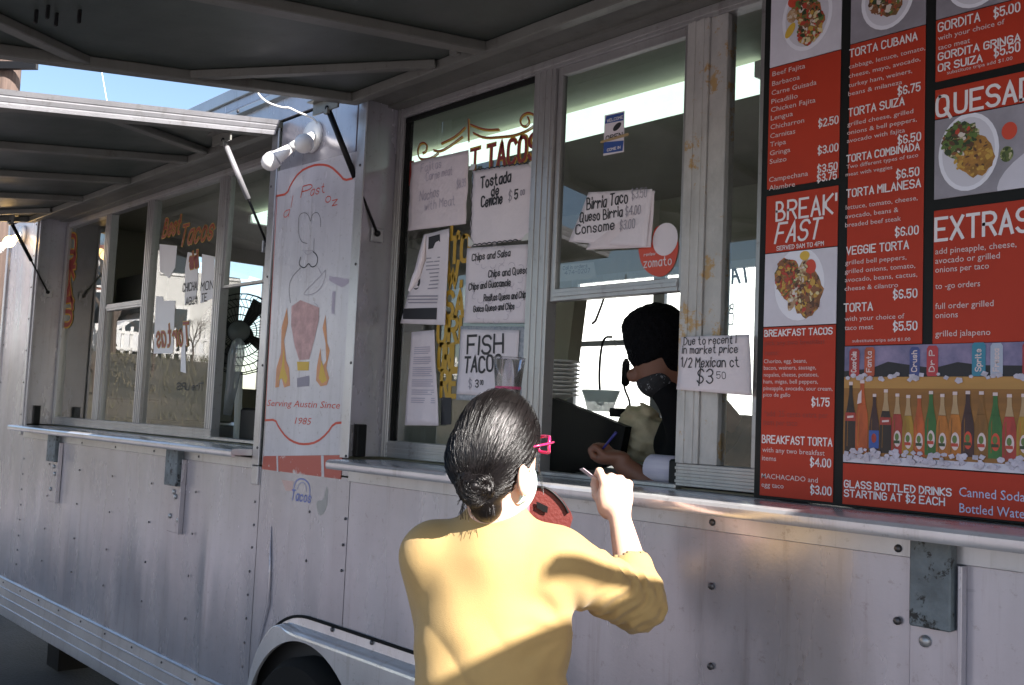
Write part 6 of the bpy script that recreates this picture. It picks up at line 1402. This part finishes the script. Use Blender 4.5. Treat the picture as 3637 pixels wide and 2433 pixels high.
# pink glasses and a pale face mask
gl = MB(); gy = .106; 
for s_ in (-1, 1):
    c0 = HC+V3(.033*s_, gy, .012); gl.tube([c0+V3(.028*math.copysign(abs(math.cos(k*.4))**.6, math.cos(k*.4)), -.02*abs(math.cos(k*.4))*(1 if s_*math.cos(k*.4) > 0 else 0), -.006+.017*math.copysign(abs(math.sin(k*.4))**.7, math.sin(k*.4))) for k in range(17)], .0036, 6)
    gl.tube([HC+V3(.064*s_, gy-.01, .012), HC+V3(.072*s_, gy-.04, .008), HC+V3(.070*s_, .02, .0)], .0024, 6)
gl.tube([HC+V3(-.006, gy, .014), HC+V3(.006, gy, .014)], .0028, 6)
pinkm = mat('pink_acetate', (.75, .03, .16), .2, coat=.5, trans=.2)
wp(gl.obj('glasses', pinkm, smooth=True))
mv_ = B.ell(HC+hf*.044-hu*.068, (.062, .064, .070), (hx, hf, hu)); fwd3 = (B.X-HC.x)*hf.x+(B.Y-HC.y)*hf.y+(B.Z-HC.z)*hf.z; up3 = (B.X-HC.x)*hu.x+(B.Y-HC.y)*hu.y+(B.Z-HC.z)*hu.z
mv_ = smax(mv_, -(fwd3-.030), .004); mv_ = smax(mv_, up3+.028, .004)
mask_m = mat('pale_mask', (.55, .68, .66), .7); wp(B.mesh(mv_, 'face_mask', mask_m, None))
for s_ in (-1, 1):
    wp(MB().tube(chaikin([tuple(HC+V3(.058*s_, .036, -.050)), tuple(HC+V3(.078*s_, .020, -.040)), tuple(HC+V3(.084*s_, -.004, -.050)), tuple(HC+V3(.082*s_, -.006, -.080)), tuple(HC+V3(.072*s_, .012, -.105)), tuple(HC+V3(.050*s_, .034, -.110))], 2), .0014, 5).obj('mask_strap', mask_m))
# trousers and shoes down to the ground
T_ = Field((-1.86, -.78, .0), (-1.32, -.34, .98), .011)
HP = V3(-1.572, -.56, .86)
tr_ = T_.ell(HP, (.175, .13, .15), (RT, FT, UP))
for s_ in (-1, 1):
    hp = HP+RT*.085*s_; kn = hp+V3(0, 0, -.40)+FT*.01; an = kn+V3(0, 0, -.36)-FT*.02
    tr_ = smin(tr_, T_.chain([hp, kn, an], [.092, .066, .052], .04), .04)
wp(T_.mesh(tr_, 'trousers', mat('dark_jeans', (.03, .035, .06), .85, fine=.4), None))
for s_ in (-1, 1):
    S_ = Field((-1.80, -.72, .0), (-1.34, -.30, .14), .008); ac = HP+RT*.085*s_; ac = V3(ac.x, ac.y, .05)
    wp(S_.mesh(smax(smin(S_.cap(ac-FT*.05, ac+FT*.12, .042, .036), S_.ell(ac-FT*.03+UP*.02, (.04, .045, .05)), .02), -(S_.Z-.005), .004), 'shoe', M['rubber'], None))
# card in her right hand and the wallet in her left
cp_ = H(-.034, .102, .05); d1 = (side*-.62+hd*.55-aw_*.2).normalized(); d2 = (aw_*1.0+hd*.1).normalized(); d2 = (d2-d1*d2.dot(d1)).normalized(); d3 = d1.cross(d2)
cd = MB().obox(cp_+d1*.016, (d1, d2, d3), (.030, .020, .0007), .0003).obj('bank_card', mat('pale_card', (.62, .50, .55), .3)); tag(cd, 'pale thin card pinched between finger and thumb of the raised hand', 'card')
wc = [(-1.6646, -0.3922, 1.4349), (-1.6539, -0.382, 1.4483), (-1.6418, -0.3692, 1.4535), (-1.6282, -0.3538, 1.4506), (-1.6148, -0.3377, 1.4394), (-1.6021, -0.3214, 1.4193), (-1.5921, -0.3075, 1.3952), (-1.5899, -0.3036, 1.3827), (-1.6006, -0.3101, 1.3357), (-1.6135, -0.3188, 1.2874), (-1.6503, -0.3578, 1.2723), (-1.6783, -0.3966, 1.3402)]
wal = empty('wallet', 'open red brown zip wallet held in front of the woman', 'wallet', wc[3])
wn_ = CAMF; wn_ = (wn_+V3(.1, .0, -.1)).normalized(); O_ = Vector(wc[3])
def wloc(p, k=0.): return Vector(p)-O_+wn_*k
wq = list(wc); n_ = len(wq); wb = MB(); wb.add([wloc(p) for p in wq]+[wloc(p, .018) for p in wq], [(i, (i+1) % n_, n_+(i+1) % n_, n_+i) for i in range(n_)]+[tuple(range(n_))[::-1], tuple(range(n_, 2*n_))])
wb.obj('leather', mat('red_brown_leather', (.13, .022, .018), .5, bump=.15, bscale=150, var=.15, vscale=12), wal)
zp = chaikin([(-1.646, -0.3808, 1.4489), (-1.6288, -0.3622, 1.4525), (-1.6142, -0.3447, 1.4408), (-1.5979, -0.3236, 1.414), (-1.5928, -0.3159, 1.3954)], 2); MB().tube([wloc(p) for p in zp], .0032, 6).obj('zip', M['black'], wal, smooth=True)
pp = [(-1.6383, -0.3732, 1.4179), (-1.6328, -0.3669, 1.4157), (-1.6211, -0.353, 1.4076), (-1.6223, -0.3527, 1.3936), (-1.6282, -0.3595, 1.3958), (-1.6378, -0.3711, 1.404)]
MB().add([wloc(p) for p in pp]+[wloc(p, .003) for p in pp], [tuple(range(6))[::-1]]+[(i, (i+1) % 6, 6+(i+1) % 6, 6+i) for i in range(6)]).obj('label_patch', M['black'], wal)
MB().tube([wloc(p, -.004) for p in [(-1.6372, -0.408, 1.445), (-1.6414, -0.4091, 1.4134), (-1.6466, -0.4111, 1.3818)]], [.006, .014, .02], 8).obj('inner_lining', mat('pink_lining', (.60, .14, .18), .6), wal, smooth=True)

# the worker inside -------------------------------------------------
wk = empty('person', 'worker in black shirt and knit cap bending down inside the serving window', 'person', (-1.80, .52, .5))
WKO = Vector((-1.80, .52, .5))
def kp(o): o.parent = wk; o.matrix_parent_inverse = Matrix.Translation(-WKO); return o
KH = V3(*(-1.8871, 0.3479, 1.8305))
kf = V3(-.66, -.62, -.42).normalized(); kx = kf.cross(V3(0, 0, 1)).normalized(); ku = kx.cross(kf)
KS = V3(-1.74, .50, 1.56)
K_ = Field((-2.20, .10, 1.30), (-1.45, .80, 1.98), .0062)
kb = K_.ell(KH, (.072, .088, .108), (kx, kf, ku)); kb = smin(kb, K_.ell(KH+kf*.045-ku*.07, (.052, .052, .062), (kx, kf, ku)), .03)
kb = smin(kb, K_.ell(KH+kf*.108-ku*.045, (.012, .018, .022), (kx, kf, ku)), .012)
for s_ in (-1, 1): kb = smax(kb, -K_.ell(KH+kf*.092-ku*.005+kx*.03*s_, (.016, .012, .010), (kx, kf, ku)), .012)
kb = smin(kb, K_.cap(KH-ku*.06-kf*.02, KS+V3(0, 0, .03), .05, .055), .03)
KE = V3(-1.72, .28, 1.38); KW = V3(*(-1.8828, 0.1982, 1.4832)); 
kb = smin(kb, K_.cap(KE, KW, .040, .028), .02)
hv = (KW-KE).normalized(); kb = smin(kb, K_.ell(KW+hv*.045, (.045, .034, .022), (hv, hv.cross(UP), UP)), .015)
for i in range(4):
    a = KW+hv*.08+hv.cross(UP).normalized()*(-.024+.016*i); kb = smin(kb, K_.chain([a-hv*.02, a+hv*.012+UP*.006, a+hv*.026-UP*.012, a+hv*.018-UP*.028], [.010, .0098, .009, .008], .004), .003)
kb = smin(kb, K_.chain([KW+hv*.03+UP*.01, KW+hv*.06+UP*.022, KW+hv*.088+UP*.012], [.012, .0105, .009], .004), .005)
kp(K_.mesh(kb, 'body', skin2_m, None))
cap_m = mat('black_knit', (.004, .004, .005), .95, spec=.1, bump=.6, bscale=90)
kc = K_.ell(KH-kf*.008+ku*.012, (.088, .106, .122), (kx, kf, ku)); fw2 = (K_.X-KH.x)*kf.x+(K_.Y-KH.y)*kf.y+(K_.Z-KH.z)*kf.z; up2 = (K_.X-KH.x)*ku.x+(K_.Y-KH.y)*ku.y+(K_.Z-KH.z)*ku.z
kc = smin(kc, K_.ell(KH+ku*.085+kf*.035, (.045, .045, .040), (kx, kf, ku)), .03)
kc = kc + .003*np.sin(K_.X*190)*np.sin(K_.Z*170+K_.Y*60)

kc = smax(kc, -np.maximum(up2+.030, -(fw2-.012)), .012)
kp(K_.mesh(kc, 'knit_cap', cap_m, None))
km = K_.ell(KH+kf*.045-ku*.078, (.060, .062, .060), (kx, kf, ku)); km = smax(km, -(fw2+.005), .006); km = smax(km, up2+.062, .006)
mk_m = mat('patterned_mask', (.02, .02, .024), .8, col2=(.01, .01, .012), vscale=60, rust=((.35, .35, .38), 75, .60)); kp(K_.mesh(km, 'face_mask', mk_m, None))
KT = Field((-2.15, .12, .85), (-1.35, .95, 1.78), .011)
kt = KT.ell(V3(-1.72, .60, 1.32), (.20, .15, .30)); kt = smin(kt, KT.cap(V3(-1.92, .50, 1.56), V3(-1.55, .56, 1.56), .075, .075), .07)
kt = smin(kt, KT.chain([V3(-1.60, .47, 1.56), KE+V3(.05, .03, .0), KE.lerp(KW, .15)], [.068, .058, .05], .03), .03)
kt = smin(kt, KT.chain([V3(-1.93, .50, 1.56), V3(-1.98, .55, 1.32), V3(-1.95, .40, 1.2)], [.066, .055, .048], .03), .03)
kt = smin(kt, KT.cap(KH+kf*.03-ku*.115, V3(-1.80, .46, 1.56), .052, .085), .04); kt = smin(kt, KT.ell(V3(-1.82, .47, 1.44), (.12, .11, .20)), .05)
kt = kt+.004*np.sin(KT.Z*60+KT.X*25)
kp(KT.mesh(kt, 'shirt', mat('black_cotton', (.005, .005, .006), .9, spec=.2), None))
kl = Field((-2.05, .38, .5), (-1.45, .92, 1.2), .016); lg = kl.ell(V3(-1.74, .63, 1.05), (.17, .14, .16))
for s_ in (-1, 1): lg = smin(lg, kl.chain([V3(-1.74+.09*s_, .63, 1.0), V3(-1.74+.09*s_, .62, .5)], [.09, .06], .03), .04)
kp(kl.mesh(lg, 'trousers', M['dark'], None))
ch = MB(); random.seed(9)
for i in range(40):
    p = KH+kf*random.uniform(.02, .10)+ku*random.uniform(.0, .06)-kx*random.uniform(-.05, .08); d = (kf*random.uniform(.2, 1)+ku*random.uniform(-.7, .4)-kx*random.uniform(-.5, .5)).normalized()
    a = random.random()*6; ch.tube([p+d*(.014*k)+V3(.006*math.cos(a+k*1.9), .006*math.sin(a+k*1.9), .006*math.sin(a*2+k*1.4)) for k in range(5)], .0007, 3)
kp(ch.obj('curly_hair', M['black']))
pn_ = MB().tube([KW+hv*.09+V3(0, 0, -.02), V3(*(-1.8677, 0.1442, 1.5776))], [.003, .0042], 8).obj('pen', mat('dark_blue_pen', (.02, .02, .16), .3), smooth=True); tag(pn_, 'dark blue pen held by the worker behind the counter', 'pen')
# crumpled bag beside the worker
Q_ = Field((0, 0, 0), (.26, .26, .26), .008); bq = Q_.ell((.13, .13, .11), (.085, .075, .09)); bq = bq+.012*np.sin(Q_.X*75+2*np.sin(Q_.Z*60))*np.sin(Q_.Y*66+Q_.Z*35)+.006*np.sin(Q_.Z*140+Q_.X*90)
o = Q_.mesh(bq, 'paper_bag', mat('crumpled_yellow_paper', (.64, .54, .36), .8, var=.2, vscale=30), None); o.location = Vector((-2.0972, 0.519, 1.5732))-V3(.13, .13, .11); tag(o, 'crumpled yellowish food bag between the tablet and the worker', 'bag')
